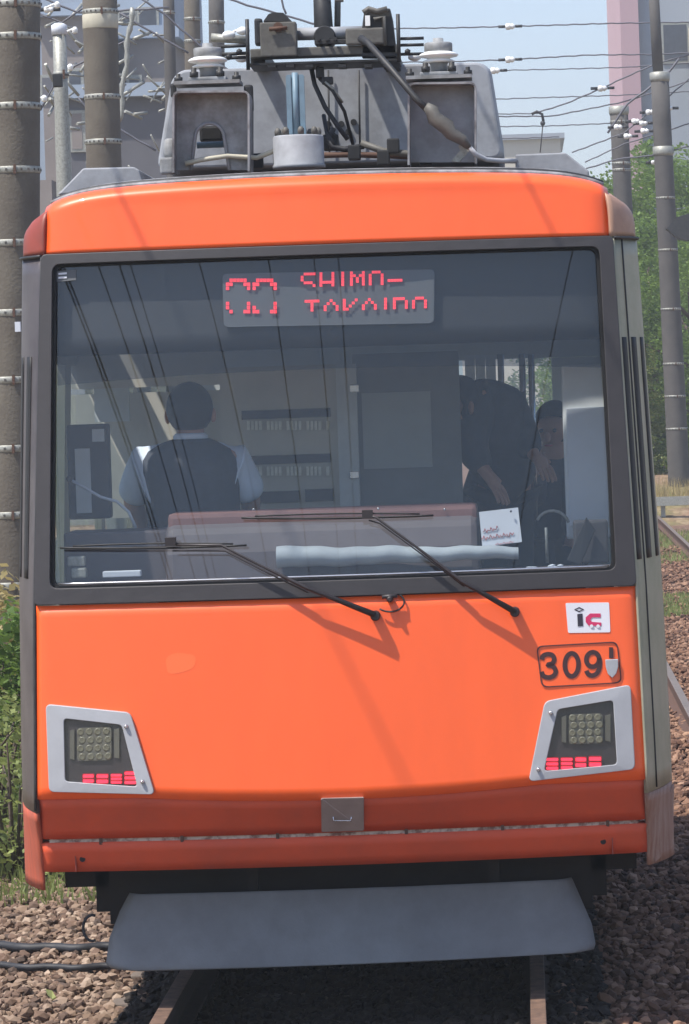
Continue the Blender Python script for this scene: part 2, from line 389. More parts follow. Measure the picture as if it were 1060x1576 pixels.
# lower orange panel z .82 -> 1.57
def zband(x): return .815+.028*min(1, (x/.75)**2)
def lower(u, v):
    x = -1+2*u; z = zband(x*1.14)+(1.572-zband(x*1.14))*v; X = x*hw(z); ex = max(0, abs(x)-.975)/.025
    return (X, Yf(X, z)+.012*ex**2, z)
lp = MB().grid(80, 16, lower).build('front_panel', 'orange', tram, solid=.02)
def band(u, v):
    x = -1+2*u; z1 = zband(x*1.14)-.001; z = .682+(z1-.682)*v; X = x*hw(z); ex = max(0, abs(x)-.97)/.03
    return (X, Yf(X, .682)+(Yf(X, z1)-Yf(X, .682)-.000)*v+.004+.02*ex**2, z)
MB().grid(80, 4, band).build('lower_band', 'orange_low', tram, solid=.02)
def skirt(u, v):
    x = -1+2*u; z = .552+.112*v; X = x*1.158; ex = max(0, abs(x)-.975)/.025
    return (X, Yf(X, z)+.02*ex**2, z)
MB().grid(60, 3, skirt).build('bumper_skirt', 'orange_low', tram, solid=.03)
MB().grid(40, 2, lambda u, v: ((-1+2*u)*1.12, Yf((-1+2*u)*1.12, .67)+.012, .640+.06*v)).build('gap_strip', 'gapwhite', tram, solid=.01)
b = MB()
for px, py in ((155, 1295), (280, 1291), (427, 1286), (625, 1279), (773, 1273), (935, 1267)):
    p = FP(px, py); b.box(p.x-.006, p.x+.006, p.y+.0, p.y+.04, p.z-.012, p.z+.012)
b.split('gap_bracket', 'rust', tram)
for px, py in ((127, 1322), (928, 1295)):
    p = FP(px, py, .002); MB().lathe((p.x, p.y-.001, p.z), [(.011, 0), (.011, .01)], 12, 'Y').build('skirt_hole', 'black', tram)  # black disc, the dark inside of a hole put in as colour
for px in (116, 942):
    p = FP(px, 1318 if px < 500 else 1290, .001); MB().box(p.x-.002, p.x+.002, p.y, p.y+.02, .555, .657).build('skirt_seam', 'shaded_orange', tram)

# window frame ring and glass
def rect(x0, x1, z0, z1, x0b=None, x1b=None): return [(x0, z0), (x1, z0), (x1b or x1, z1), (x0b or x0, z1)]
outer = rounded(rect(-1.142, 1.142, 1.575, 2.912, -1.102, 1.102), .02)
inner = rounded(rect(-1.080, 1.066, 1.636, 2.872, -1.058, 1.048), .035)
def dense(lp_, n=14):
    out = []
    for a, c in zip(lp_, lp_[1:]+lp_[:1]):
        k = n if (c-a).length > .15 else 1
        out += [a.lerp(c, i/k) for i in range(k)]
    return out
outd, ind = dense(outer), dense(inner)
assert len(outd) == len(ind)
sh = lambda L, k: [Vector(((0 if abs(q[0]) < 0 else q[0])*k, 2.25+(q[1]-2.25)*k)) for q in L]
MB().loops([[onface(q, -.03) for q in outd], [onface(q, .012) for q in outd], [onface(q, .014) for q in ind], [onface(q, -.012) for q in ind]]).build('window_frame', 'frame', tram, bevel=.003)
ind2 = sh(ind, .988)
MB().loops([[onface(q, -.010) for q in ind], [onface(q, -.008) for q in ind2], [onface(q, -.045) for q in ind2]]).build('window_seal', 'seal', tram)
MB().grid(40, 20, lambda u, v: onface(((-1.075+2.14*u), 1.628+1.26*v), -.022)).build('windshield', 'glass', tram, recalc=False)
# light lower edging of the glass
p0 = [onface(q, -.006) for q in [(-1.05+2.09*i/30, 1.652) for i in range(31)]]
MB().tube(p0, .004, 6).build('glass_edge_strip', 'chrome', tram)
# small sticker in the glass corner
b = MB(); q = [onface(FX(*c), -.018) for c in ((86, 434), (86, 417), (116, 415), (116, 431))]
b.prism(q, (0, .003, 0)); st = b.build('window_sticker', 'signbox', tram)
b = MB()
for yy in (421, 427): q = [onface(FX(*c), -.015) for c in ((89, yy+2), (89, yy-1), (102, yy-2), (102, yy+1))]; b.prism(q, (0, .002, 0))
b.build('sticker_mark', 'white', st)

# interior header panel behind the glass and a strip tinted where its reflection changes
MB().grid(30, 6, lambda u, v: onface((-1.09+2.18*u, 2.52+.42*v), -.07)).build('header_panel', 'visor', tram, solid=.02)
MB().grid(30, 4, lambda u, v: onface((-1.05+2.09*u, 2.405+.03*(1-(2*u-1)**2)+(.113-.03*(1-(2*u-1)**2))*v), -.05)).build('reflection_strip', 'reflection_tint', tram, recalc=False)

# destination display
sg = rounded([FX(343, 503), FX(667, 497), FX(668, 414), FX(341, 421)], .02)
b = MB(); b.loops([[onface(q, -.060) for q in sg], [onface(q, -.038) for q in sg]], cap='both'); sign = b.build('destination_display', 'signbox', tram)
F57 = {'S': ["01111", "10000", "10000", "01110", "00001", "00001", "11110"], 'H': ["10001", "10001", "10001", "11111", "10001", "10001", "10001"],
 'I': ["00100"]*7, 'M': ["10001", "11011", "10101", "10101", "10001", "10001", "10001"], 'O': ["01110", "10001", "10001", "10001", "10001", "10001", "01110"],
 'T': ["11111", "00100", "00100", "00100", "00100", "00100", "00100"], 'A': ["00100", "01010", "10001", "10001", "11111", "10001", "10001"],
 'K': ["10001", "10010", "10100", "11000", "10100", "10010", "10001"], 'D': ["11110", "10001", "10001", "10001", "10001", "10001", "11110"],
 '-': ["00000", "00000", "00000", "11111", "00000", "00000", "00000"],
 '0': ["01110", "10001", "10001", "10001", "10001", "10001", "01110"], '3': ["01110", "10001", "00001", "00110", "00001", "10001", "01110"]}
def ledtext(txt, x0, y0, cw, chh, rows, step, hgap=None):
    """lit dots of one word; only the scanned rows show"""
    b = MB(); X = x0
    for ch in txt:
        g_ = F57[ch]; n = 3 if ch == 'I' else 5
        for r in rows:
            for c in range(5):
                if g_[r][c] == '1':
                    cc = c-1 if ch == 'I' else c
                    px = X+cc*cw; py = y0+r*chh-(px-345)*.028
                    a = onface(FX(px, py), -.036); dx = cw*.47/410; dz = chh*.46/410
                    b.box(a.x-dx, a.x+dx, a.y-.002, a.y+.001, a.z-dz, a.z+dz)
        X += step*(.62 if ch == 'I' else 1)
    return b
ledtext('SHIMO-', 464, 425, 4.6, 4.5, (0, 1, 2, 3, 4), 29).build('display_letters', 'led', sign)
ledtext('TAKAIDO', 470, 467, 4.6, 4.6, (0, 1, 2, 3), 29.5).build('display_letters', 'led', sign)
B0 = {'0': ["0111110", "1100011", "1000001"], '3': ["0111110", "1100011", "1000001"]}
B1 = {'0': ["1000001", "1000001", "0100011"], '3': ["0000001", "1000001", "1100011"]}
for rowset, y0 in ((B0, 431), (B1, 467)):
    b = MB()
    for q_, ch in enumerate('03'):
        for r in range(3):
            for c in range(7):
                if rowset[ch][r][c] == '1':
                    a = onface(FX(349+q_*41+c*5.4, y0+r*6.2), -.036); b.box(a.x-.006, a.x+.006, a.y-.002, a.y+.001, a.z-.0066, a.z+.0066)
    b.build('display_number', 'led', sign)

# corner panels (chamfers)
def corner(side):
    def fn(z0, z1, bul=.012):
        def f(u, v):
            z = z0+(z1-z0)*v; t = u if side > 0 else 1-u
            xa = hw(z); ya = Yf(xa, z)+.012; xb = ow(z); yb = .56
            s = math.sin(math.pi*t)
            return (side*(xa+(xb-xa)*t+bul*s*1.0), ya+(yb-ya)*t-bul*s*.2, z)
        return f
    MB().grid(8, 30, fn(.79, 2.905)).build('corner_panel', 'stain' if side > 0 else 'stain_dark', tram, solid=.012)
    if side > 0:
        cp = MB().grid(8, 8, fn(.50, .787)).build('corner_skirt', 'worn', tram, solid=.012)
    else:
        cp = MB().grid(8, 8, fn(.48, .787)).build('corner_skirt', 'darkorange', tram, solid=.012)
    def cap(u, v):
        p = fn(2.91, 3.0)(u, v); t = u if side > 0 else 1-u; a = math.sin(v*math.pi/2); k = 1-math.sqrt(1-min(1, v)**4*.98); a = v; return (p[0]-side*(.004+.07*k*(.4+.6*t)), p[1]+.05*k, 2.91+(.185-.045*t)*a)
    MB().grid(8, 8, cap).build('roof_corner', 'corner_tan' if side > 0 else 'shaded_orange', tram, solid=.012)
    MB().tube([Vector(fn(2.905, 3.0)(k/6, 0))+Vector((side*.004, -.004, 0)) for k in range(7)], .007, 6).build('corner_seam', 'darkmetal', tram)
    for t0 in ((.07, .19), (.36, .52), (.73, .88)) if side > 0 else ((.30, .48), (.72, .88)):
        b = MB(); f = fn(1.67, 2.52); L = []
        def sl(u, v):
            t = t0[0]+(t0[1]-t0[0])*(u if side > 0 else 1-u); p = Vector(f(t if side > 0 else 1-t, v)); return p+Vector((side*.003, -.002, 0))
        MB().grid(2, 20, sl).build('vent_slot', 'seal', tram, solid=.004)
        b2 = MB()
        for k in (t0[0]-.03, t0[1]+.02):
            b2.tube([Vector(f(k if side > 0 else 1-k, j/10))+Vector((side*.001, -.001, 0)) for j in range(11)], .003, 6)
        b2.b.free()
    if side > 0:
        MB().tube([Vector(fn(.80, 2.9)(.27, j/20))+Vector((.001, -.002, 0)) for j in range(21)], .0035, 6).build('corner_joint', 'darkmetal', tram)
    # edge trim between the front and the corner
    MB().tube([Vector(fn(.80, 2.9)(0 if side > 0 else 1, j/20))+Vector((side*.001, -.003, 0)) for j in range(21)], .006, 6).build('corner_trim', 'darkmetal' if side < 0 else 'stain', tram)
corner(1); corner(-1)
# bottom right corner: hanging worn flap edge
q = [W(1001, 1268, .30), W(1003, 1326, .28), W(1029, 1300, .52), W(1031, 1206, .54)]
MB().prism([p+Vector((.010, 0, 0)) for p in q], (.006, 0, 0)).build('corner_flap', 'worn', tram)

# body sides with windows, roof, floor, rear wall
LEN = 6.3  # shorter than a real car so that its ground shadow ends sooner
for sd_ in (-1, 1):
    x0, x1 = (1.205, 1.245) if sd_ > 0 else (-1.245, -1.205)
    b = MB(); b.box(x0, x1, .57, LEN, .50, 1.50)
    bw = MB(); bw.box(x0, x1, .57, LEN, 2.50, 2.90)
    for ya, yb in ((.57, .75), (1.65, 1.85), (3.05, 3.2), (4.4, 4.6), (6.1, LEN)): bw.box(x0+.001, x1-.001, ya, yb, 1.503, 2.497)
    for q_ in (b, bw):
        for v in q_.b.verts: v.co.x = sd_*(ow(v.co.z)-(1.245-abs(v.co.x)))
    b.build('side_lower', 'stain', tram); bw.build('side_upper', 'stain', tram)
    for ya, yb in ((.75, 1.65), (1.85, 3.05), (3.2, 4.4), (4.6, 6.1)):
        MB().box((x0+x1)/2-.003, (x0+x1)/2+.003, ya, yb, 1.503, 2.497).build('side_window', 'sideglass', tram)
def roof(u, v):
    x = -1+2*u; y = .60+(LEN-.60)*v; a = abs(x)
    return (x*1.17, y, 3.165-.03*a*a-.11*a**8)
MB().grid(40, 8, roof).build('roof', 'roofdirt', tram, solid=.04)
# roof lip: grey edging above the orange
pts = []
for i in range(61):
    x = (-1+2*i/60)*1.075; pts.append(Vector((x, Yf(x, 3.1)+.13, ztop(x)+.003)))
MB().tube(pts, .011, 8).build('roof_lip', 'lip', tram)
pts = [p+Vector((0, .06, .012)) for p in pts]; MB().tube(pts, .010, 8).build('rain_gutter', 'darkmetal', tram)
pts = [p+Vector((0, .05, .006)) for p in pts[4:-4]]; MB().tube(pts, .009, 8).build('roof_flashing', 'lip', tram)
MB().box(-1.2, 1.2, .35, LEN, .72, .80).build('floor_panel', 'cabdark', tram)
b = MB(); b.box(-1.2, 1.2, LEN-.04, LEN, .8, 1.6); b.box(-1.2, 1.2, LEN-.04, LEN, 2.5, 3.0)
for xa, xb in ((-1.2, -.9), (-.15, .15), (.9, 1.2)): b.box(xa, xb, LEN-.039, LEN-.001, 1.602, 2.498)
b.build('rear_wall', 'inwall', tram)
MB().box(-1.1, 1.1, .55, LEN-.05, 2.93, 2.96).build('ceiling_panel', 'inwall', tram)
# underframe, plow
b = MB(); b.box(-1.12, 1.12, .62, LEN, .44, .70); b.box(-.94, .94, .55, 3.2, .30, .56); b.box(-1.0, -.88, .62, .9, .34, .56); b.box(.88, 1.0, .62, .9, .34, .56)
b.build('underframe', 'black', tram)
for yy in (1.6, 3.3):
    for sx in (-1, 1):
        wl = MB().lathe((sx*.71, yy, .30), [(.10, -.05), (.30, -.045), (.30, .045), (.10, .05)], 28, 'X').build('wheel', 'rust', tram)
PL = lambda px, py: W(px, py, .33)
pa, pb_, pc, pd = PL(196, 1379), PL(878, 1355), PL(914, 1466), PL(160, 1494)
PLL = [(0, 1496, 192), (.03, 1495, 170), (.08, 1488, 160), (.4, 1448, 165), (.75, 1408, 180), (1, 1379, 195)]
PLR = [(0, 1466, 905), (.03, 1465, 914), (.10, 1457, 917), (.4, 1425, 911), (.75, 1384, 893), (1, 1355, 880)]
def plow(u, v):
    e = 2*abs(u-.5); end = max(0, e-.95)/.05
    L = PL(interp(v, [(a, c) for a, b, c in PLL]), interp(v, [(a, b) for a, b, c in PLL])); Rr = PL(interp(v, [(a, c) for a, b, c in PLR]), interp(v, [(a, b) for a, b, c in PLR])); p = L.lerp(Rr, u)
    p.y = .33-.04*(1-v)+.05*e*e+.05*end
    return p
MB().grid(60, 28, plow).build('snow_plow', 'plow', tram, solid=.014)
b = MB()
for px in (385, 760):
    p = W(px, 1355, .28); b.box(p.x-.02, p.x+.02, p.y+.12, p.y+.16, .40, .60)
b.split('plow_bracket', 'black', tram)
# coupling hose loop at the left
MB().tube([W(150+14*math.cos(a)-8, 1428+20*math.sin(a), .35) for a in [k*.35+1.2 for k in range(12)]], .006, 6).build('hose_loop', 'cable', tram)

# latch plate with handle
qq = rounded([FX(495, 1280), FX(560, 1278), FX(560, 1226), (FX(494, 1228))], .006)
b = MB(); b.loops([[onface(q, -.002) for q in qq], [onface(q, .014) for q in qq]], cap='last')
lt = b.build('latch_plate', 'latch', tram, bevel=.002)
MB().tube([FP(513, 1256, .016), FP(514, 1262, .026), FP(540, 1262, .026), FP(541, 1256, .016)], .003, 6).build('latch_handle', 'chrome', lt)

# headlights
def headlight(out, inn, lamp, tails, bolts, side):
    o = rounded([FX(*p) for p in out], .022); i = rounded([FX(*p) for p in inn], .016)
    b = MB(); b.loops([[onface(q, .001) for q in o], [onface(q, .018) for q in o], [onface(q, .020) for q in i], [onface(q, .004) for q in i]])
    h = b.build('headlight', 'grey', tram, bevel=.003)
    MB().poly([onface(q, .005) for q in i]).build('lamp_recess', 'lampin', h, recalc=False)
    (x0, x1, y0, y1) = lamp; r = -.02
    def L(px, py, off): return onface(FX(px, py-(px-(x0+x1)/2)*.03), off)
    b = MB()
    q = rounded([Vector((px, py)) for px, py in ((x0, y1), (x1, y1), (x1, y0), (x0, y0))], 6)
    b.loops([[L(p[0], p[1], .005) for p in q], [L(p[0], p[1], .012) for p in q]], cap='last')
    ln = b.build('lamp_unit', 'lamprib', h)
    b = MB(); wd = (x1-x0)/4.0; hh = (y1-y0)/4.0
    for r_ in range(4):
        for c in range(4):
            px = x0+wd*(c+.5)+(1.5 if r_ % 2 else -1.0); py = y0+hh*(r_+.5); p = L(px, py, .0118)
            b.lathe(p, [(.0135, 0), (.0135, -.0015), (.0115, -.0032), (.0075, -.0020), (.002, -.0022)], 14, 'Y')
    b.build('lamp_beads', 'ledlens', ln)
    b = MB()
    for xa, xb in ((x0-11, x0-4), (x1+4, x1+12)):
        b.prism([L(xa, y1-4, .006), L(xb, y1-2, .006), L(xb, y0+2, .006), L(xa, y0+4, .006)], (0, -.006, 0))
    b.split('lamp_side_rib', 'lamprib', h)
    MB().poly([onface(q, .0188) for q in i]).build('lamp_cover', 'lampglass', h, recalc=False)
    for (xa, xb, ya, yb, n) in tails:
        t = MB(); ym = (ya+yb)/2
        tq = rounded([FX(xa, yb), FX(xb, yb-(xb-xa)*.0), FX(xb, ya), FX(xa, ya)], .006)
        t.loops([[onface(q, .005) for q in tq], [onface(q, .010) for q in tq]], cap='last'); tl = t.build('tail_light', 'taildark', h)
        b = MB(); st_ = (yb-ya)/n
        for k in range(n):
            y_ = ya+st_*(k+.5); q = rounded([FX(xa+1.5, y_+st_*.32), FX(xb-1.5, y_+st_*.32), FX(xb-1.5, y_-st_*.30), FX(xa+1.5, y_-st_*.30)], .004)
            b.loops([[onface(p, .010) for p in q], [onface(p, .013) for p in q]], cap='last')
        b.build('tail_bar', 'tail', tl)
    for p in bolts: b = MB(); c = FP(p[0], p[1], .02); b.lathe((c.x, c.y, c.z), [(.008, .0), (.0075, -.01), (.004, -.014)], 12, 'Y'); b.build('headlight_bolt', 'chrome', h)
headlight([(76, 1218), (239, 1222), (201, 1096), (71, 1083)], [(101, 1202), (212, 1210), (188, 1115), (99, 1105)], (119, 172, 1119, 1170),
          [(127, 146, 1190, 1205, 2), (148, 168, 1190, 1206, 2), (170, 189, 1190, 1206, 3), (191, 211, 1186, 1207, 3)], [(195, 1117), (220, 1202)], -1)
headlight([(813, 1202), (977, 1183), (970, 1053), (838, 1079)], [(837, 1186), (949, 1176), (943, 1077), (858, 1091)], (875, 927, 1098, 1144),
          [(839, 860, 1165, 1185, 3), (862, 882, 1165, 1184, 3), (884, 903, 1164, 1181, 2), (905, 926, 1163, 1180, 2)], [(847, 1096), (828, 1183)], 1)

# number plate with 309
o = rounded([FX(833, 1058), FX(957, 1051), FX(950, 987), FX(825, 994)], .025); cN = sum(o, Vector((0, 0)))/len(o)
i = [cN+(q-cN)*Vector((1, 1)).x*.965 for q in o]; i = [Vector((cN.x+(q.x-cN.x)*.975, cN.y+(q.y-cN.y)*.955)) for q in o]
b = MB(); b.loops([[onface(q, .001) for q in o], [onface(q, .004) for q in o], [onface(q, .004) for q in i], [onface(q, .001) for q in i]]); npl = b.build('number_plate_frame', 'inkbrown', tram)
def smooth(pts, closed=False, n=6):
    P = [Vector(p) for p in pts]; N = len(P); out = []
    for i in range(N if closed else N-1):
        g_ = lambda k: P[k % N] if closed else P[max(0, min(N-1, k))]
        p0, p1, p2, p3 = g_(i-1), g_(i), g_(i+1), g_(i+2)
        for k in range(n):
            t = k/n; out.append(.5*((2*p1)+(p2-p0)*t+(2*p0-5*p1+4*p2-p3)*t*t+(3*p1-p0-3*p2+p3)*t**3))
    if not closed: out.append(P[-1])
    return out
def stroke(b, pts, wd, closed, f3, th=.0012):
    """flat ribbon of width wd (pixels) along 2D pixel points, f3(px, py, off) -> point on the face"""
    N = len(pts); L = []; Rr = []
    for i in range(N):
        a_, c_ = (pts[i-1], pts[(i+1) % N]) if closed else (pts[max(0, i-1)], pts[min(N-1, i+1)])
        d = (c_-a_).normalized(); nn_ = Vector((-d.y, d.x))*wd/2; L.append(pts[i]+nn_); Rr.append(pts[i]-nn_)
    ring = [[b.b.verts.new(f3(q[0], q[1], o)) for q in S_] for S_, o in ((L, .001), (L, .001+th), (Rr, .001+th), (Rr, .001))]
    for i in range(N if closed else N-1):
        j = (i+1) % N
        for k in range(3): b.b.faces.new([ring[k][i], ring[k][j], ring[k+1][j], ring[k+1][i]])
DG = {'0': [([(.5+.36*math.cos(t*math.pi/8), .5+.42*math.sin(t*math.pi/8)) for t in range(16)], True)],
      '3': [([(.12, .27), (.2, .13), (.44, .075), (.68, .12), (.78, .26), (.69, .41), (.44, .47), (.72, .53), (.86, .70), (.77, .86), (.5, .93), (.22, .87), (.1, .71)], False)],
      '9': [([(.48+.34*math.cos(t*math.pi/8), .34+.265*math.sin(t*math.pi/8)) for t in range(16)], True), ([(.82, .30), (.86, .45), (.83, .66), (.70, .85), (.46, .93), (.24, .87), (.14, .74)], False)]}
for k, ch in enumerate('309'):
    x0 = (830, 865, 898)[k]; y1 = (1046, 1044.5, 1043)[k]; b = MB()
    for pts_, cl_ in DG[ch]:
        stroke(b, [Vector((x0+p.x*29+0, y1-42*(1-p.y)-.033*p.x*29)) for p in smooth(pts_, cl_)], 7.2, cl_, FP)
    b.build('plate_digit', 'inkbrown', npl)
b = MB(); b.prism([FP(x, y, .002) for x, y in ((937, 1013), (944, 1013), (943, 996), (937, 996))], (0, -.003, 0)); b.build('lock_slot', 'inkbrown', npl)
b = MB(); b.prism([FP(x, y, .003) for x, y in ((942, 1043), (948, 1036), (951, 1026), (951, 1014), (931, 1015), (932, 1027), (935, 1037))], (0, -.012, 0)); b.build('lock_cover', 'grey', npl, bevel=.002)
# pass sticker "ic"
o = rounded([FX(874, 974), FX(939, 973), FX(937, 927), FX(870, 928)], .006)
b = MB(); b.loops([[onface(q, 0) for q in o], [onface(q, .002) for q in o]], cap='last'); stk = b.build('pass_sticker', 'white', tram)
b = MB(); b.prism([FP(x, y, .0025) for x, y in ((889, 964), (897, 963), (896, 944), (888, 945))], (0, -.001, 0)); b.build('sticker_letter', 'ink', stk)
b = MB(); c = [(883, 938), (891, 942), (899, 938), (891, 934)]; c2 = [(886, 938), (891, 940), (896, 938), (891, 936)]
b.loops([[FP(x, y, .003) for x, y in c], [FP(x, y, .003) for x, y in c2]]); b.build('sticker_diamond', 'ink', stk)
b = MB(); cc = [(924, 944), (908, 944), (901, 950), (901, 957), (906, 963), (925, 963), (925, 958), (911, 957), (908, 954), (911, 950), (924, 950)]
b.prism([FP(x, y, .0025) for x, y in cc[::-1]], (0, -.001, 0)); b.build('sticker_letter', 'pink', stk)
for x in (910, 920): p = FP(x, 963.5, .004); MB().lathe(p, [(.0065, .0), (.0065, -.001)], 12, 'Y').build('sticker_wheel', 'white', stk)
# faint smudge on the orange panel
M['smudge'] = mat('orange_faded_patch', (.92, .155, .042), .5, var=.02)
q = rounded([FX(258, 1038), FX(276, 1036), FX(300, 1028), FX(302, 1008), FX(270, 1004), FX(254, 1012)], .03)
MB().poly([onface(p, .0008) for p in q]).build('faded_patch', 'smudge', tram, recalc=False)

# wipers
def wiper(blade, arm, pivot, joint):
    b = MB()
    wp = W_ = lambda px, py, off: FP(px, py, off)
    b.tube([FP(arm[0][0], arm[0][1], .045)]+[FP(x, y, .06) for x, y in arm[1:-1]]+[FP(arm[-1][0], arm[-1][1], .055)], [.005]*(len(arm)-2)+[.008, .012], 8)
    b.tube([FP(x+5, y+9, .04) for x, y in arm[:-1]], .0032, 6)
    o = b.build('wiper_arm', 'wiper', tram)
    (x0, y0), (x1, y1) = blade; n = 14
    b = MB(); b.tube([FP(x0+(x1-x0)*k/n, y0+(y1-y0)*k/n+2.5*math.sin(k/n*math.pi), .014) for k in range(n+1)], .0045, 6)
    b.tube([FP(x0+(x1-x0)*k/n, y0+(y1-y0)*k/n-2-3*math.sin(k/n*math.pi), .03) for k in range(1, n)], .0035, 6)
    b.build('wiper_blade', 'seal', o)
    MB().lathe(FP(pivot[0], pivot[1], 0), [(.019, 0), (.019, -.045), (.014, -.058)], 14, 'Y').build('wiper_pivot', 'wiper', o)
    MB().box(*[v for a, c in zip(FP(joint[0], joint[1], .04), (.02, .02, .016)) for v in (a-c/1.0, a+c/1.0)]).build('wiper_clip', 'wiper', o)
wiper(((93, 843), (380, 839)), [(262, 838), (342, 838), (400, 868), (470, 902), (578, 945)], (578, 947), (264, 833))
wiper(((372, 797), (667, 793)), [(563, 791), (580, 796), (640, 840), (710, 893), (792, 940)], (792, 941), (566, 791))
# washer nozzle with hose
b = MB(); b.lathe(FP(600, 921, 0), [(.014, 0), (.014, -.03), (.006, -.05)], 10, 'Y'); b.tube([FP(588, 918, .03), FP(612, 916, .03)], .008, 8)
nz_ = b.build('washer_nozzle', 'wiper', tram)
MB().tube([FP(600+22*math.cos(a), 926+15*math.sin(a), .012+.008*math.sin(a)) for a in [-.9+k*.25 for k in range(14)]], .0035, 6).build('washer_hose', 'cable', nz_)

# ---------------- cab interior
def wbox(b, px0, px1, py0, py1, y, dep, bev=0.):
    a = W(px0, py1, y); c = W(px1, py0, y); b.box(a.x, c.x, y, y+dep, a.z, c.z, bev=bev); return b
# dashboard console
ds = MB()
A, C = W(256, 850, .42), W(738, 850, .42)
dpr = [(1.56, .34), (1.74, .36), (1.84, .40), (1.875, .50), (1.875, .72), (1.2, .74), (1.2, .34)]
ds.loops([[Vector((x, y, z-.075*0)) for z, y in dpr] for x in (A.x, C.x)], cap='both'); ds.build('dashboard', 'dashgrey', tram, bevel=.03)
b = MB(); a_ = W(258, 825, .52); c_ = W(738, 772, .52); b.box(a_.x+.01, c_.x-.01, .43, .68, 1.80, c_.z-.005, bev=.02); b.build('dashboard_hood', 'dash', tram)
b = MB()
for px, py in ((582, 783), (684, 784), (390, 784)): p = W(px, py, .42); b.ball(p, .006, 1)
b.split('dashboard_screw', 'chrome', tram)
MB().box(-1.1, 1.08, .17, .42, 1.60, 1.645).build('window_ledge', 'dashgrey', tram)
b = MB(); wbox(b, 100, 260, 815, 900, .5, .3, .01); b.build('side_console', 'dashgrey', tram)
# monitor at left
b = MB(); wbox(b, 106, 166, 652, 800, .8, .08, .01); mo = b.build('side_monitor', 'cabdark', tram)
b = MB(); wbox(b, 142, 160, 660, 680, .79, .008); b.build('monitor_label', 'inwall', mo)
b = MB(); wbox(b, 118, 138, 690, 790, .79, .008); b.build('monitor_panel', 'inwall', mo)
# gooseneck microphone
g_ = MB(); g_.tube([W(*p, .62) for p in ((108, 738), (125, 748), (155, 765), (180, 772), (198, 788), (209, 812))], .006, 8)
gm = g_.build('gooseneck_stem', 'paper', tram); MB().ball(W(107, 737, .62), .014, 2).build('gooseneck_tip', 'cabdark', gm)
b = MB(); wbox(b, 146, 196, 545, 650, 2.2, .03); b.build('cab_side_panel', 'inwall', tram)
# breaker cabinet behind the driver
YB = 1.75
b = MB(); wbox(b, 345, 528, 560, 800, YB, .35); cb = b.build('breaker_cabinet', 'cabinet', tram)
for ya in (628, 698):
    b = MB(); wbox(b, 372, 508, ya, ya+18, YB-.012, .012); b.build('cabinet_slot', 'cabdark', cb)
    b = MB()
    for k in range(22):
        if (k*7+ya) % 5 != 3: wbox(b, 374+k*6.1, 378.2+k*6.1, ya+20, ya+34, YB-.02, .02)
    b.build('breaker_row', 'breaker', cb)
b = MB(); wbox(b, 395, 460, 755, 775, YB-.02, .02); wbox(b, 470, 512, 752, 772, YB-.02, .02); b.split('cabinet_socket', 'cabdark', cb)
b = MB(); wbox(b, 524, 547, 560, 800, YB-.05, .05); ps = b.build('partition_post', 'inwall', tram)
for yy in (598, 731): b = MB(); wbox(b, 538, 552, yy-6, yy+6, YB-.07, .02, .003); b.build('hinge', 'chrome', ps)
b = MB(); wbox(b, 550, 705, 540, 800, YB, .03); dr = b.build('partition_door', 'doorgrey', tram)
b = MB(); wbox(b, 560, 662, 602, 722, YB-.008, .008); b.build('door_pane', 'doorpane', dr)
b = MB(); wbox(b, 100, 345, 540, 600, YB+.3, .03); b.build('cab_back_header', 'cabinet', tram)
b = MB(); wbox(b, 100, 345, 600, 800, YB+.6, .03); b.build('cab_back_wall', 'cabinet', tram)
# right: white door pillar, grab poles
b = MB(); wbox(b, 872, 937, 560, 830, .75, .05, .01); pl_ = b.build('door_pillar', 'inwall', tram)
b = MB(); wbox(b, 877, 932, 626, 810, .735, .012, .004); b.build('pillar_panel', 'paper', pl_)
for px in (803, 817, 770):
    MB().tube([W(px, 545, 2.2), W(px+6, 800, 2.2)], .014, 10).build('grab_pole', 'chrome', tram)
for k in range(3):
    b = MB(); wbox(b, 716+k*16, 730+k*16, 546, 588, 5.9, .02); b.build('bright_window', 'paper', tram)  # white boxes painted in for the light of a bright rear window
b = MB(); b.box(-1.15, -.85, 2.2, 6, .8, 1.25); b.box(.85, 1.15, 2.2, 6, .8, 1.25); b.split('seat_bench', 'cabdark', tram)
b = MB(); wbox(b, 884, 935, 800, 868, .42, .12, .01); b.build('ticket_reader', 'cabdark', tram)
MB().tube([W(850+26*math.cos(a), 812-26*math.sin(a), .55) for a in [k*.3+.3 for k in range(9)]], .006, 6).build('loop_handle', 'galv', tram)
b = MB(); b.tube([W(840, 812, .5), W(842, 866, .5)], .006); b.build('reader_stand', 'galv', tram)
b = MB(); p = [W(872, 862, .36), W(893, 870, .36), W(916, 816, .38), W(902, 796, .38)]; b.prism(p, (0, .02, 0)); b.build('reader_screen', 'visor', tram, bevel=.003)

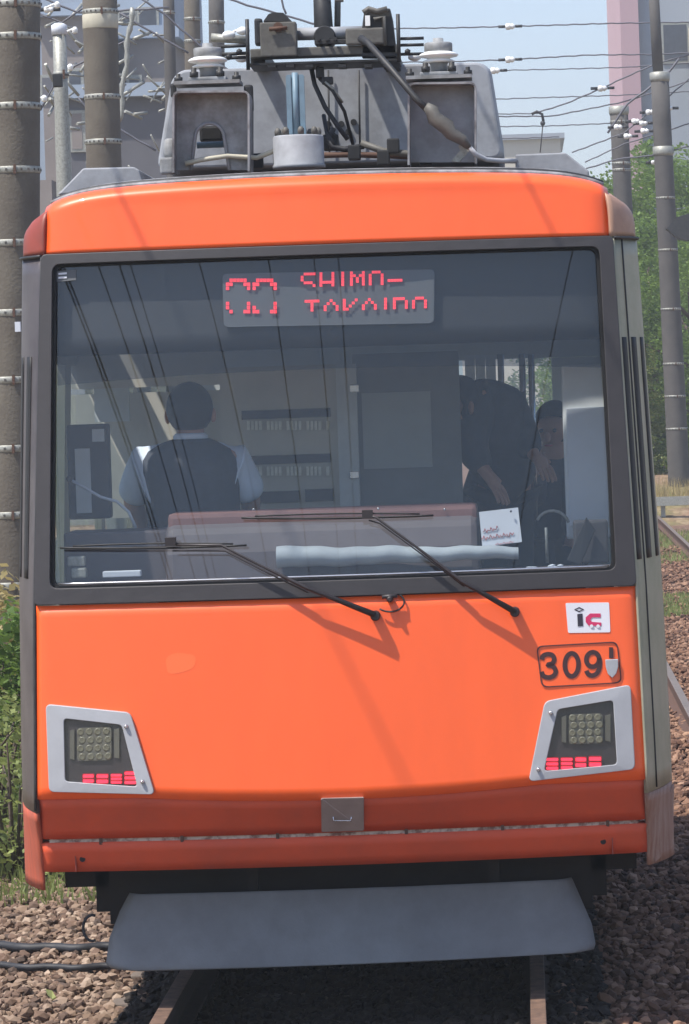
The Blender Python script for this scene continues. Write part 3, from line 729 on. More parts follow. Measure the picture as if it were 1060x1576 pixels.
# things lying in the windscreen: top-level
p = [W(742, 842, .33), W(803, 834, .33), W(797, 781, .35), W(737, 788, .35)]
card = MB().prism(p, (0, .003, 0)).build('notice_card', 'paper'); tag(card, 'white notice card with red handwriting propped behind the windscreen', 'card')
b = MB()
def scr(x0, y0, x1, y1, n, amp, r):
    pts = []
    for k in range(n): u = k/(n-1); q = W(x0+(x1-x0)*u, y0+(y1-y0)*u+amp*math.sin(k*2.1)+amp*.5*math.sin(k*5.3), .33+.02*(842-y0)/60); q.y -= .003; pts.append(q)
    b.tube(pts, r, 4)
scr(743, 818, 766, 813, 16, 3, .0016); scr(741, 829, 790, 822, 30, 3, .0016); scr(762, 838, 790, 834, 18, 1.5, .001)
w_ = b.build('handwriting', 'redink', card)
b = MB(); q = W(786, 787, .33); b.ball(q, .005, 1); b.build('pin', 'ink', card)
def rolled(u, v):
    x0 = W(426, 860, .30).x; x1 = W(798, 860, .30).x; a = v*2*math.pi
    x = x0+(x1-x0)*u; rr = .042*(1-.45*u); wob = .003*math.sin(u*17)+.002*math.sin(u*43)
    return (x, .30+rr*1.2*math.cos(a), W(426, 858, .3).z-.0+.0*u+rr*math.sin(a)+wob-.035*0-(.01*u))
rl = MB().grid(50, 16, rolled).build('rolled_sheet', 'sheet', recalc=False); tag(rl, 'long rolled grey sheet lying along the foot of the windscreen', 'rolled sheet')
b = MB(); wbox(b, 158, 216, 878, 889, .24, .05, .003); tag(b.build('label_strip', 'paper'), 'white paper strip lying in the left corner of the windscreen ledge', 'paper')
b = MB(); wbox(b, 110, 132, 874, 890, .24, .05, .006); wbox(b, 104, 130, 856, 872, .26, .05, .006); tag(b.build('ledge_clip', ['galv']), 'small metal clip box at the far left of the windscreen ledge', 'clip')
b = MB()
for k in range(7): q = W(855+random.uniform(-8, 10), 872+random.uniform(-2, 2), .25); b.ball(q, .009, 1, (1.6, 1, .6))
for k in range(5): q = W(816+random.uniform(-6, 8), 873, .25); b.ball(q, .006, 1, (1.8, 1, .5))
tag(b.build('crumpled_tissue', 'paper'), 'crumpled white tissue on the right end of the windscreen ledge', 'tissue')

# ---------------- roof equipment
def hood(y0, y1):
    out = [(239, 262), (262, 122), (276, 107), (742, 95), (756, 108), (778, 245)]
    b = MB(); L = []
    for k, y in enumerate((y0, y0+.05, y1)):
        s = .985 if k == 0 else 1
        ps = [W(px, py, y0) for px, py in out]; c = sum(ps, Vector())/len(ps)
        ps2 = rounded([(q.x, q.z) for q in ps], .05, 4)
        L.append([Vector((c.x+(q.x-c.x)*s, y, c.z+(q.y-c.z)*s)) for q in ps2])
    b.loops(L, smooth=False, cap='both'); return b.build('roof_cooler_hood', 'roofgrey', tram, bevel=.01)
hd = hood(1.5, 3.6)
b = MB()
for px in (505, 552): a = W(px, 108, 1.48); c = W(px+2, 235, 1.48); b.tube([a, c], .004, 6)
b.build('hood_seam', 'darkmetal', hd)
b = MB()
for px, py in ((505, 191), (525, 191), (544, 188), (536, 203), (512, 208)): b.lathe(W(px, py, 1.488), [(.013, 0), (.013, .01)], 12, 'Y')
b.split('hood_hole', 'seal', hd)
# trapezoid side ducts
for pts_ in ([(88, 300), (128, 259), (206, 257), (214, 262), (222, 290)], [(793, 280), (793, 238), (870, 235), (906, 263), (908, 292)]):
    q = [W(px, py, .75) for px, py in pts_]; MB().prism(q, (0, 1.6, 0)).build('side_duct', 'roofgrey', tram, bevel=.006)
# insulator brackets
def bracket(x0, x1, yt, yb, Y, arch, nm='insulator_bracket'):
    A = lambda px, py, dy=0: W(px, py, Y+dy)
    b = MB(); th = 5.5
    # front plate with arch cut: left pier, right pier, top
    if arch:
        ax0, ax1, ay = arch; n = 12; L = []
        top = [A(x0, yt)]; 
        arc = [(ax0-8+ (0 if k else 0), yb) for k in range(1)]
        cx_ = (ax0+ax1)/2; r = (ax1-ax0)/2
        arcp = [(cx_-r-6, yb)]+[(cx_-r*math.cos(math.pi*k/n), ay+r-r*math.sin(math.pi*k/n)) for k in range(n+1)]+[(cx_+r+8, yb)]
        outp = [(x0, yb)]+[(x0+(x1-x0)*k/n, yt) if 0 < k < n else ((x0, yt) if k == 0 else (x1, yt)) for k in range(n+1)]+[(x1, yb)]
        vf = [[A(*p) for p in outp], [A(*p) for p in arcp]]
        bk = [[p+Vector((0, .012, 0)) for p in l] for l in vf]
        for Ls in (vf, bk):
            for k in range(len(outp)-1): b.poly([Ls[0][k], Ls[0][k+1], Ls[1][k+1], Ls[1][k]])
        for k in range(len(arcp)-1): b.poly([vf[1][k], vf[1][k+1], bk[1][k+1], bk[1][k]])
        o = b.build('insulator_bracket', 'roofgrey2', tram)
        # arch lip
        MB().tube([A(*p, -.004) for p in arcp], .007, 6).build('arch_lip', 'roofgrey', o)
    else:
        b.prism([A(x0, yb), A(x1, yb), A(x1, yt), A(x0, yt)], (0, .012, 0)); o = b.build('insulator_bracket', 'roofgrey', tram)
    # flange: strip going round, projecting towards the camera
    path = rounded([Vector((x0-2, yb+6)), Vector((x0-2, yt-3)), Vector((x1+2, yt-4)), Vector((x1+2, yb+6))], 12, 5)
    path = path[3:-3] if False else path
    b = MB(); ps = [A(p[0], p[1], -.10) for p in path[5:-5]]
    ps = [A(x0-2, yb+4, -.10)]+[A(p[0], p[1], -.10) for p in path[6:18]]+[A(x1+2, yb+2, -.10)]
    for p, q in zip(ps, ps[1:]):
        d = (q-p).normalized(); nrm = Vector((d.z, 0, -d.x))*.008
        b.poly([p, q, q+Vector((0, .22, 0)), p+Vector((0, .22, 0))]); b.poly([p+nrm, q+nrm, q+nrm+Vector((0, .22, 0)), p+nrm+Vector((0, .22, 0))]); b.poly([p, q, q+nrm, p+nrm])
    b.build('bracket_flange', 'lip', o)
    return o
def insulator(cx_, yb, Y, br):
    """porcelain disc stack between the bracket and the pantograph frame"""
    c = W(cx_, yb, Y)
    bs = MB(); bs.box(c.x-.13, c.x+.13, Y-.10, Y+.09, c.z+.0, c.z+.014); bs.box(c.x-.075, c.x+.075, Y-.07, Y+.07, c.z+.016, c.z+.03, bev=.004); bo = bs.build('insulator_base', 'roofgrey2', br)
    b = MB()
    for dx in (-.052, .052): b.lathe((c.x+dx, Y-.06, c.z+.03), [(.017, 0), (.017, .02), (.011, .022), (.011, .036)], 8)
    for dx in (-.115, .115): b.lathe((c.x+dx, Y-.05, c.z+.014), [(.017, 0), (.017, .018), (.009, .02), (.009, .032)], 6)
    b.split('insulator_bolt', 'darkmetal', bo)
    MB().lathe((c.x, Y, c.z+.028), [(.033, 0), (.033, .03), (.042, .05)], 20).build('insulator_stem', 'roofgrey2', bo)
    z = c.z+.075
    MB().lathe((c.x, Y, z), [(.03, -.006), (.060, -.004), (.063, .002), (.045, .010), (.045, .013), (.073, .018), (.080, .024), (.072, .031), (.05, .040)], 32).build('insulator_disc', 'porcelain', br)
    MB().lathe((c.x, Y, z+.036), [(.050, 0), (.056, .003), (.056, .034), (.052, .038), (.022, .040), (.020, .056), (.008, .058)], 24).build('insulator_cap', 'roofgrey2', br)
br1 = bracket(267, 382, 143, 262, .80, (300, 345, 190)); insulator(321, 132, .80, br1)
br2 = bracket(629, 731, 130, 250, .80, None); insulator(676, 124, .80, br2)
# small things behind the arch
b = MB(); wbox(b, 307, 342, 193, 218, 1.0, .1, .01); b.build('junction_box', 'seal', tram)
MB().tube([W(303, 224, .95), W(350, 222, .95)], .013, 8).build('roof_conduit', 'bluefin', tram)
MB().tube([W(285, 252, .78), W(310, 246, .78), (W(350, 240, .78)), W(395, 243, .78), W(425, 231, .78)], .010, 8).build('roof_cable', 'paleyellow', tram)
MB().tube([W(555, 220, .95), W(590, 233, .95), W(640, 238, .95), W(700, 246, .95)], .014, 8).build('roof_cable', 'pantobrown', tram)
MB().tube([W(470, 240, 1.1), W(540, 238, 1.1), W(600, 240, 1.1), W(690, 244, 1.1)], .012, 8).build('roof_cable', 'rust', tram)
# roof dirt line clutter
b = MB()
for px, py in ((605, 225), (655, 243), (590, 243), (430, 243), (545, 235), (395, 248)): q = W(px, py, .95); b.box(q.x-.025, q.x+.025, .93, .99, q.z-.03, q.z+.03, bev=.006)
b.split('cable_clamp', 'seal', tram)
# left side connector by the bracket
b = MB(); q = W(261, 225, .80); b.lathe((q.x, .8, q.z-.05), [(.02, 0), (.024, .02), (.024, .07), (.012, .08)], 12); wbox(b, 246, 266, 242, 268, .74, .06, .008); b.build('roof_connector', 'roofgrey2', tram)
b = MB(); wbox(b, 376, 388, 130, 172, .86, .06, .01); wbox(b, 262, 270, 128, 150, .86, .05, .01); b.split('bracket_clamp', 'darkmetal', br1)
# pot with blue fin
c = W(458, 257, .62); b = MB(); b.lathe((c.x, .72, c.z), [(.104, 0), (.104, .012), (.100, .016), (.100, .122), (.096, .128), (.03, .129)], 40); pot = b.build('antenna_pot', 'roofgrey', tram)
b = MB()
for k in range(8):
    a = k*math.pi/4+.2; b.lathe((c.x+.08*math.cos(a), .72+.08*math.sin(a), c.z+.13), [(.013, 0), (.013, .02), (.006, .03)], 6)
b.split('pot_bolt', 'pantobrown', pot)
b = MB(); zt = W(455, 112, .72).z; zb = c.z+.135; xx = W(455, 160, .72).x
b.tube([(xx, .72, zb), (xx, .72, zt)], .012, 10)
for dx in (-.026, .026): b.box(xx+dx-.010, xx+dx+.010, .715, .735, zb, zt-.012)
b.box(xx-.032, xx+.032, .722, .73, zb, zt-.008)
b.build('antenna_fin', 'bluefin', pot)
# pantograph: base frame, boxes, springs, lower arm
pg_b = MB(); wbox(pg_b, 385, 612, 68, 90, 1.05, .10, .006); PGb = pg_b.build('pantograph_frame', 'pantobrown', tram)
b = MB(); wbox(b, 383, 614, 90, 101, 1.0, .30); wbox(b, 385, 612, 71, 80, 1.9, .08)
for px in (395, 600): a = W(px, 86, 1.1); b.box(a.x-.03, a.x+.03, 1.15, 1.9, a.z-.03, a.z+.03)
b.build('frame_beam', 'seal', PGb)
b = MB()
for px in (412, 440, 470, 520, 560, 590): wbox(b, px, px+12, 99, 104, 1.0, .1)
b.split('frame_lug', 'seal', PGb)
b = MB(); wbox(b, 401, 455, 33, 88, 1.0, .09, .006); bx = b.build('spring_box', 'pantobrown', PGb)
b = MB(); b.prism([W(x, y, 1.02) for x, y in ((405, 33), (413, 22), (421, 19), (436, 20), (449, 33))], (0, .1, 0)); wbox(b, 392, 403, 28, 70, 1.06, .06, .01); b.build('box_lid', 'darkmetal', bx)
q = W(428, 42, .99); b = MB(); b.lathe((q.x, .985, q.z), [(.02, 0), (.02, .02)], 10, 'Y'); b.tube([W(414, 45, .985), W(442, 43, .985)], .008, 8); b.build('box_handle', 'rust', bx)
b = MB(); b.prism([W(x, y, 1.05) for x, y in ((556, 88), (556, 50), (560, 18), (572, 14), (600, 13), (604, 30), (611, 88))], (0, .09, 0)); rb = b.build('tension_unit', 'darkmetal', PGb, bevel=.005)
b = MB(); b.tube([W(559, 20, 1.03), W(567, 14, 1.03), W(580, 18, 1.03), W(596, 14, 1.03)], .012, 8); b.tube([W(575, 30, 1.03), W(590, 26, 1.03), W(592, 70, 1.03)], .009, 8); wbox(b, 532, 590, 42, 70, 1.02, .03, .008); b.build('tension_link', 'pantobrown', rb)
b = MB(); wbox(b, 562, 569, 24, 40, 1.02, .02); b.build('unit_mark', 'porcelain', rb)
b = MB(); b.tube([W(455, 53, 1.12), W(560, 50, 1.12)], .026, 14); b.build('main_shaft', 'roofgrey', PGb)
b = MB(); b.tube([W(499, 66, 1.12), W(494, -30, 1.3), W(490, -160, 1.8)], [.040, .034, .03], 14); am = b.build('lower_arm', 'darkmetal', PGb)
b = MB(); b.tube([W(519, 42, 1.25), W(520, -40, 1.4), W(520, -160, 1.9)], .013, 10); wbox(b, 515, 528, -3, 3, 1.2, .03, .003); b.build('guide_rod', 'pantobrown', PGb)
b = MB(); b.lathe(W(499, 56, 1.07), [(.04, 0), (.045, .02), (.045, .12), (.04, .13)], 18, 'Y'); wbox(b, 484, 540, 60, 69, 1.05, .03, .003)
for px in (490, 503, 515): b.lathe(W(px, 60, 1.03), [(.008, 0), (.008, .02)], 8, 'Y')
b.build('arm_hub', 'darkmetal', PGb)
b = MB()
for px, ya, yb in ((380, 30, 108), (612, 22, 96)): b.tube([W(px, ya, .98), W(px+2, yb, .98)], .008, 8)
b.split('guard_rod', 'darkmetal', PGb)
b = MB()
for y_ in (60, 70, 84): b.tube([W(612, y_, 1.0), W(652, y_-1, 1.0)], .007, 6)
for y_ in (72, 84, 90): b.tube([W(340, y_, 1.0), W(384, y_-2, 1.0)], .008, 6)
for px, py in ((627, 80), (352, 88), (368, 80)): b.ball(W(px, py, .99), .014, 1)
b.split('bus_bar', 'darkmetal', PGb)
b = MB(); b.tube([W(325, 58, 1.25), W(350, 60, 1.25), W(380, 62, 1.25)], .018, 10); b.build('horn_tube', 'galv', PGb)
# horn-like insulator behind, small ceramic pieces
for px, py in ((374, 48), (352, 54), (372, 90), (638, 88)):
    MB().ball(W(px, py, 1.2), .022, 2, (1.3, 1, .8)).build('small_insulator', 'porcelain', PGb)
# cable from pantograph to roof at right
MB().tube([W(556, 60, .95), W(566, 66, .86), W(603, 108, .70), (W(640, 152, .62)), W(660, 172, .62)], [.017, .014, .013, .013, .014], 10).build('power_cable', 'darkmetal', tram)
MB().tube([W(655, 164, .62), W(664, 170, .62), W(668, 182, .62), W(688, 196, .62), W(694, 206, .62), W(712, 216, .62), W(722, 228, .62)], [.018, .027, .03, .032, .026, .022, .011], 12).build('cable_joint', 'pantobrown', tram)
MB().tube([W(720, 225, .62), W(732, 238, .63), W(748, 246, .66), W(772, 248, .70), W(796, 248, .76)], .010, 10).build('cable_conduit', 'grey', tram)
b = MB(); b.prism([W(x, y, .66) for x, y in ((694, 248), (706, 250), (722, 232), (715, 222), (705, 224), (708, 232))], (0, .03, 0)); b.build('conduit_clip', 'galv', tram)
b = MB(); b.tube([W(655, 204, .86), W(672, 187, .83)], .006); b.tube([W(652, 213, .85), W(651, 238, .85)], .004); b.build('cable_tie', 'seal', tram)
# hoses at the centre
b = MB(); b.tube([W(478, 100, 1.15), W(484, 130, 1.1), W(500, 165, 1.1), W(520, 195, 1.1), W(535, 215, 1.1)], .010, 8)
b.tube([W(489, 104, 1.15), W(492, 122, 1.1), W(512, 140, 1.05), W(530, 172, 1.1), W(545, 230, 1.2)], .007, 8)
b.tube([W(512, 200, 1.2), W(505, 212, 1.1), W(510, 226, 1.1), W(530, 230, 1.1), W(560, 225, 1.1)], .012, 8)
b.tube([W(498, 178, 1.2), W(503, 205, 1.1), W(520, 232, 1.1)], .009, 8); b.build('air_hose', 'cable', tram)
b = MB(); b.tube([W(500, 126, 1.05), W(512, 136, 1.05), W(527, 158, 1.08)], .005, 8); b.build('air_hose', 'galv', tram)
b = MB(); wbox(b, 495, 512, 118, 130, 1.05, .04, .005); wbox(b, 486, 498, 103, 120, 1.06, .04, .005); wbox(b, 497, 520, 206, 232, 1.15, .06, .01); b.split('hose_fitting', 'darkmetal', tram)

# ================================================================== PEOPLE
def skinobj(name, verts, edges, m, parent=None, sub=2):
    me = bpy.data.meshes.new(name); me.from_pydata([v[:3] for v in verts], edges, []); o = link(name, me, m, parent)
    sk = o.modifiers.new('skin', 'SKIN'); sk.use_smooth_shade = True
    for v, d in zip(verts, me.skin_vertices[0].data):
        r = v[3]; d.radius = r if isinstance(r, tuple) else (r, r)
    me.skin_vertices[0].data[0].use_root = True
    ss = o.modifiers.new('sub', 'SUBSURF'); ss.levels = sub; ss.render_levels = sub
    return o
def person(base, label, J, face, cloth, sleeve_m, vest_m=None, hair_m='hair'):
    """J: joints by name relative to base; face: unit direction the head looks in"""
    root = empty('person', base, label, 'person'); B = Vector(base)
    P = {k: Vector(v)+B for k, v in J.items()}
    V = []; E = []; ix = {}
    def add(k, p, r, pr=None):
        ix[k] = len(V); V.append((*p, r))
        if pr is not None: E.append((ix[pr], ix[k]))
    add('pel', P['pel'], .13); add('waist', P['waist'], (.125, .105), 'pel'); add('chest', P['chest'], (.140, .10), 'waist')
    add('nb', P['neck'], .065, 'chest'); add('n2', P['neck'].lerp(P['head'], .35), .052, 'nb')
    add('jaw', P['neck'].lerp(P['head'], .7)+Vector(face)*.02, .066, 'n2'); add('head', P['head'], .092, 'jaw'); add('crown', P['head']+(P['head']-P['neck']).normalized()*.075, .07, 'head')
    for s in 'lr':
        add('sh'+s, P['sh'+s], .055, 'chest'); add('el'+s, P['el'+s], .045, 'sh'+s); add('wr'+s, P['wr'+s], .028, 'el'+s)
        d = (P['wr'+s]-P['el'+s]).normalized(); sidev = d.cross(Vector((0, 0, 1))).normalized(); pal = P['wr'+s]+d*.06
        add('pa'+s, pal, (.036, .018), 'wr'+s)
        for k, (off, L) in enumerate(((-.03, .065), (-.011, .075), (.009, .07), (.028, .055))):
            a = pal+sidev*off+d*.035; add('f%d%s' % (k, s), a, .010, 'pa'+s); add('g%d%s' % (k, s), a+d*L*.5-Vector((0, 0, .012)), .009, 'f%d%s' % (k, s)); add('h%d%s' % (k, s), a+d*L*.8-Vector((0, 0, .03)), .007, 'g%d%s' % (k, s))
        t = P['wr'+s]+d*.03-sidev*.035; add('t0'+s, t, .012, 'pa'+s); add('t1'+s, t+d*.035-sidev*.012, .009, 't0'+s)
        add('hip'+s, P['hip'+s], .09, 'pel'); add('kn'+s, P['kn'+s], .062, 'hip'+s); add('an'+s, P['an'+s], .04, 'kn'+s); add('to'+s, P['an'+s]+Vector((face[0]*.16, face[1]*.16, -.03)), .035, 'an'+s)
    body = skinobj('body', V, E, 'skin', root)
    Hd = P['head']; f = Vector(face).normalized(); side_ = f.cross(Vector((0, 0, 1))).normalized()
    b = MB(); b.ball(Hd+Vector((0, 0, .03))-f*.015, .102, 3, (.93, 1, 1.06))
    # trim the hair away from the face
    for v in list(b.b.verts):
        if (v.co-Hd).dot(f) > .05 and v.co.z < Hd.z+.07: v.co -= f*((v.co-Hd).dot(f)-.02)
        if v.co.z < Hd.z-.05: v.co.z = Hd.z-.05+(v.co.z-Hd.z+.05)*.5
    b.build('hair', hair_m, root)
    b = MB()
    for s in (-1, 1): b.ball(Hd+f*.088+side_*.032*s-Vector((0, 0, .0)), .010, 2)
    b.build('eyes', 'ink', root)
    b = MB(); b.ball(Hd+f*.10-Vector((0, 0, .03)), .016, 2, (1, 1, 1.6)); b.ball(Hd+side_*.092, .022, 2, (.6, 1, 1.4)); b.ball(Hd-side_*.092, .022, 2, (.6, 1, 1.4)); b.build('nose_and_ears', 'skin', root)
    b = MB(); b.ball(Hd+f*.085-Vector((0, 0, .068)), .014, 2, (1.5, 1, .4)); b.build('mouth', 'redink', root)
    # shirt: torso and sleeves
    def garment(nm, keys, extra, m):
        mp = {}; vv = []; ee = []
        for k in keys:
            x = V[ix[k]]; r = x[3]; r = (r[0]+extra, r[1]+extra) if isinstance(r, tuple) else r+extra; mp[ix[k]] = len(vv); vv.append((*x[:3], r))
        for a, c in E:
            if a in mp and c in mp: ee.append((mp[a], mp[c]))
        return skinobj(nm, vv, ee, m, root)
    coat = sleeve_m == 'coat'
    g = garment('coat' if coat else 'shirt', ['pel', 'waist', 'chest', 'nb', 'shl', 'ell', 'shr', 'elr']+(['wrl', 'wrr', 'hipl', 'hipr'] if coat else []), .034 if coat else .030, sleeve_m)
    if vest_m:
        b = MB(); rings = []; cz = P['chest']; sw = abs(P['shr'].x-P['shl'].x)/2
        for c_, rx, ry in ((P['pel'], .19, .16), (P['waist'], .185, .15), (P['waist'].lerp(cz, .6), .195, .16), (cz, .198, .165), (cz.lerp(P['shr'].lerp(P['shl'], .5), 1.0)+Vector((0, 0, .01)), .190, .15), (P['shr'].lerp(P['shl'], .5)+Vector((0, 0, .045)), .165, .12), (P['shr'].lerp(P['shl'], .5)+Vector((0, 0, .075)), .115, .095), (P['neck']+Vector((0, 0, .012)), .075, .075)):
            rings.append([Vector((c_.x+rx*math.copysign(abs(math.cos(a))**.8, math.cos(a)), c_.y+ry*math.copysign(abs(math.sin(a))**.8, math.sin(a)), c_.z)) for a in [k*math.pi/16 for k in range(32)]])
        b.loops(rings, smooth=True); b.build('vest', vest_m, root)
        MB().lathe(P['neck']+Vector((0, 0, -.005)), [(.072, 0), (.070, .03), (.060, .04)], 24).build('collar', sleeve_m, root)
    garment('trousers', ['pel', 'hipl', 'knl', 'anl', 'hipr', 'knr', 'anr'], .014, 'trouser')
    return root
# driver seated with back to the windscreen
hp = W(292, 645, .95)
dx_, dz_ = hp.x, hp.z
base = (dx_, .95, .8)
zz = lambda px, py: W(px, py, .95)-Vector(base)
J = {'pel': (0, .05, zz(292, 860).z), 'waist': (0, .03, zz(292, 800).z), 'chest': (0, 0, zz(292, 725).z), 'neck': (0, .01, zz(292, 680).z), 'head': (.0, .03, zz(292, 640).z),
     'shl': (zz(222, 712).x, .0, zz(222, 712).z), 'ell': (zz(200, 775).x, .10, zz(200, 775).z), 'wrl': (zz(212, 820).x, .28, zz(212, 815).z),
     'shr': (zz(362, 708).x, .0, zz(362, 708).z), 'elr': (zz(385, 772).x, .08, zz(385, 772).z), 'wrr': (zz(375, 820).x, .26, zz(375, 815).z),
     'hipl': (-.1, .08, zz(292, 870).z), 'knl': (-.13, .48, zz(292, 870).z+.03), 'anl': (-.13, .5, .09), 'hipr': (.1, .08, zz(292, 870).z), 'knr': (.13, .48, zz(292, 870).z+.03), 'anr': (.13, .5, .09)}
person(base, 'seated driver in dark vest and pale blue shirt, back to the windscreen', J, (.05, 1, 0), None, 'shirt', 'vest')
st0 = MB(); st0.box(dx_-.22, dx_+.22, .82, 1.22, 1.17, 1.25, bev=.02); st0.box(dx_-.03, dx_+.03, 1.0, 1.06, .8, 1.17); st0.build('driver_seat', 'cabdark', tram)
# passenger bending forward in the doorway
def rel(base, Y, px, py): return W(px, py, Y)-Vector(base)
Y = 2.0; c = W(735, 800, Y); base = (c.x, Y, .8); q = lambda px, py, dy=0: rel(base, Y, px, py)+Vector((0, dy, 0))
J = {'pel': q(775, 735, .2), 'waist': q(772, 690, .12), 'chest': q(758, 625, 0), 'neck': q(728, 604, -.04), 'head': q(706, 628, -.08),
     'shl': q(738, 618, -.08), 'ell': q(722, 690, -.12), 'wrl': q(748, 725, -.18), 'shr': q(782, 615, .06), 'elr': q(806, 680, .05), 'wrr': q(822, 700, -.02),
     'hipl': q(762, 760, .2), 'knl': (.03, .1, .45), 'anl': (.02, .2, .08), 'hipr': q(790, 760, .22), 'knr': (.14, .14, .45), 'anr': (.14, .24, .08)}
person(base, 'standing passenger in dark coat leaning forward beside the grab poles', J, (-.75, -.55, -.2), None, 'coat')
Y = 2.6; c = W(760, 800, Y); base = (c.x-.02, Y, .8); 
J = {'pel': q(765, 850, .1), 'waist': q(765, 800, .08), 'chest': q(764, 745, .02), 'neck': q(764, 715, 0), 'head': q(766, 690, -.03),
     'shl': q(735, 740, 0), 'ell': q(724, 790, -.04), 'wrl': q(742, 822, -.2), 'shr': q(795, 738, 0), 'elr': q(806, 785, -.02), 'wrr': q(790, 822, -.2),
     'hipl': q(750, 862, .08), 'knl': q(745, 868, -.35), 'anl': (-.06, -.38, .08), 'hipr': q(785, 862, .08), 'knr': q(790, 868, -.35), 'anr': (.1, -.38, .08)}
person(base, 'seated passenger in dark clothes low behind the windscreen near the white card', J, (-.1, -1, -.1), None, 'coat')
Y = 3.0; c = W(848, 800, Y); base = (c.x, Y, .8)
J = {'pel': q(850, 845, .1), 'waist': q(850, 790, .08), 'chest': q(852, 725, .02), 'neck': q(852, 690, 0), 'head': q(852, 662, -.02),
     'shl': q(822, 718, 0), 'ell': q(815, 770, -.1), 'wrl': q(822, 722, -.25), 'shr': q(880, 718, 0), 'elr': q(890, 780, -.04), 'wrr': q(880, 820, -.2),
     'hipl': q(838, 855, .08), 'knl': q(835, 860, -.35), 'anl': (-.08, -.38, .08), 'hipr': q(868, 855, .08), 'knr': q(872, 860, -.35), 'anr': (.12, -.38, .08)}
person(base, 'seated passenger beside the white pillar with one hand raised to the pole', J, (-.3, -.9, 0), None, 'coat')

# ================================================================== BACKGROUND
# --- poles
def pole(px0, py0, px1, py1, Y, r0, r1, m, bands, label, group='utility poles beside the track', collar=None, cap=None, base_z=-.35, bandw=.035):
    """axis from top pixel to lower pixel; extended to the ground"""
    a = W(px0, py0, Y); c = W(px1, py1, Y); d = (c-a); t = (base_z-a.z)/d.z if d.z else 1
    bot = a+d*t; rt = r0; rb = r0+(r1-r0)*t
    root = empty('utility_pole', (bot.x, Y, base_z), label, 'pole', group)
    MB().tube([a.lerp(bot, k/10) for k in range(11)], [rt+(rb-rt)*k/10 for k in range(11)], 24).build('shaft', m, root)
    for (bpy_, kind) in bands:
        tt = (bpy_-py0)/(py1-py0)*1.0; p = a+d*tt; r = r0+(r1-r0)*tt
        if kind == 'b':
            b = MB(); b.lathe(p, [(r+.001, -bandw*.8), (r+.006, -bandw*.65), (r+.006, bandw*.65), (r+.001, bandw*.8)], 24)
            nf = len(b.b.faces)
            for k in range(22):
                an = 2*math.pi*k/22; b.box(p.x+(r+.004)*math.cos(an)-.008, p.x+(r+.004)*math.cos(an)+.008, p.y+(r+.004)*math.sin(an)-.008, p.y+(r+.004)*math.sin(an)+.008, p.z-.010, p.z+.010)
            b.b.faces.ensure_lookup_table()
            for f in list(b.b.faces)[nf:]: f.material_index = 1
            bd = b.build('band', ['galv', 'poledark'], root)
            b = MB(); b.box(p.x+.03, p.x+.05, p.y-r-.03, p.y-r-.005, p.z-bandw*1.1, p.z+bandw*1.1); b.build('band_clamp', 'rust', bd)
        if kind == 'y': MB().lathe(p, [(r, -.08), (r+.006, -.07), (r+.006, .07), (r, .08)], 24).build('collar', 'paleyellow', root)
        if kind == 'w': MB().lathe(p, [(r+.01, -.05), (r+.012, .04), (r-.02, .06), (.01, .065)], 20).build('cap', 'paper', root)
        if kind == 't': MB().lathe(p, [(r+.004, -.10), (r+.022, -.05), (r+.022, .07), (r-.02, .085)], 20).build('joint_ring', 'galv', root)
    return root
pole(22.5, -60, 20, 480, 16.5, .212, .218, 'pole', [(8, 'b'), (58, 'b'), (165, 'b'), (263, 'b'), (375, 'b'), (482, 'b'), (585, 'b'), (690, 'b'), (792, 'b'), (900, 'b'), (1002, 'b')],
     'thick brown concrete pole with many steel bands at the far left edge')
PT = [o for o in COL.objects if o.name.startswith('utility_pole')][-1]
q_ = W(27, 503, 16.2); MB().box(q_.x-.022, q_.x+.022, 16.2, 16.25, q_.z-.04, q_.z+.04).build('pole_tag', 'paper', PT)
# lean it with the roll of the photo: axis follows true vertical
pole(152, -60, 160, 260, 26, .185, .19, 'pole', [(19, 'b'), (34, 'y'), (150, 'b'), (219, 'b')], 'brown concrete pole with pale collar, second thick pole from the left')
pole(91, 45, 99, 290, 21, .062, .075, 'galv', [(46, 'w'), (116, 'b')], 'thin pale pole with white cap between the two thick brown poles', bandw=.04)
pole(258, -60, 262, 110, 50, .095, .10, 'poledark', [(20, 'b')], 'slim grey pole behind the tram roof, left of the two dark poles')
pole(294, -60, 297, 120, 46, .125, .13, 'pole', [(30, 'b'), (64, 'b')], 'brown weathered pole behind the left insulator, middle of three')
pole(332, -60, 334, 120, 52, .135, .14, 'poledark', [(35, 'b')], 'dark pole just right of the brown weathered one, nearest the pantograph')
G = pole(1015, 120, 1045, 745, 56, .169, .206, 'poledark', [(118, 't'), (232, 't'), (305, 'b'), (385, 'b'), (476, 'b'), (560, 'b'), (610, 'b'), (660, 'b')], 'tall grey concrete pole with stepped joints in front of the green trees at right', bandw=.025, base_z=-.2)
a = W(1004, -40, 56); c = W(1013, 122, 56); MB().tube([a, c], .10, 16).build('upper_mast', 'poledark', G)
pole(952, 168, 968, 520, 60, .179, .19, 'poledark', [(170, 't'), (188, 'b'), (252, 'b'), (262, 'b')], 'short dark concrete pole with flat top left of the tall one at right')

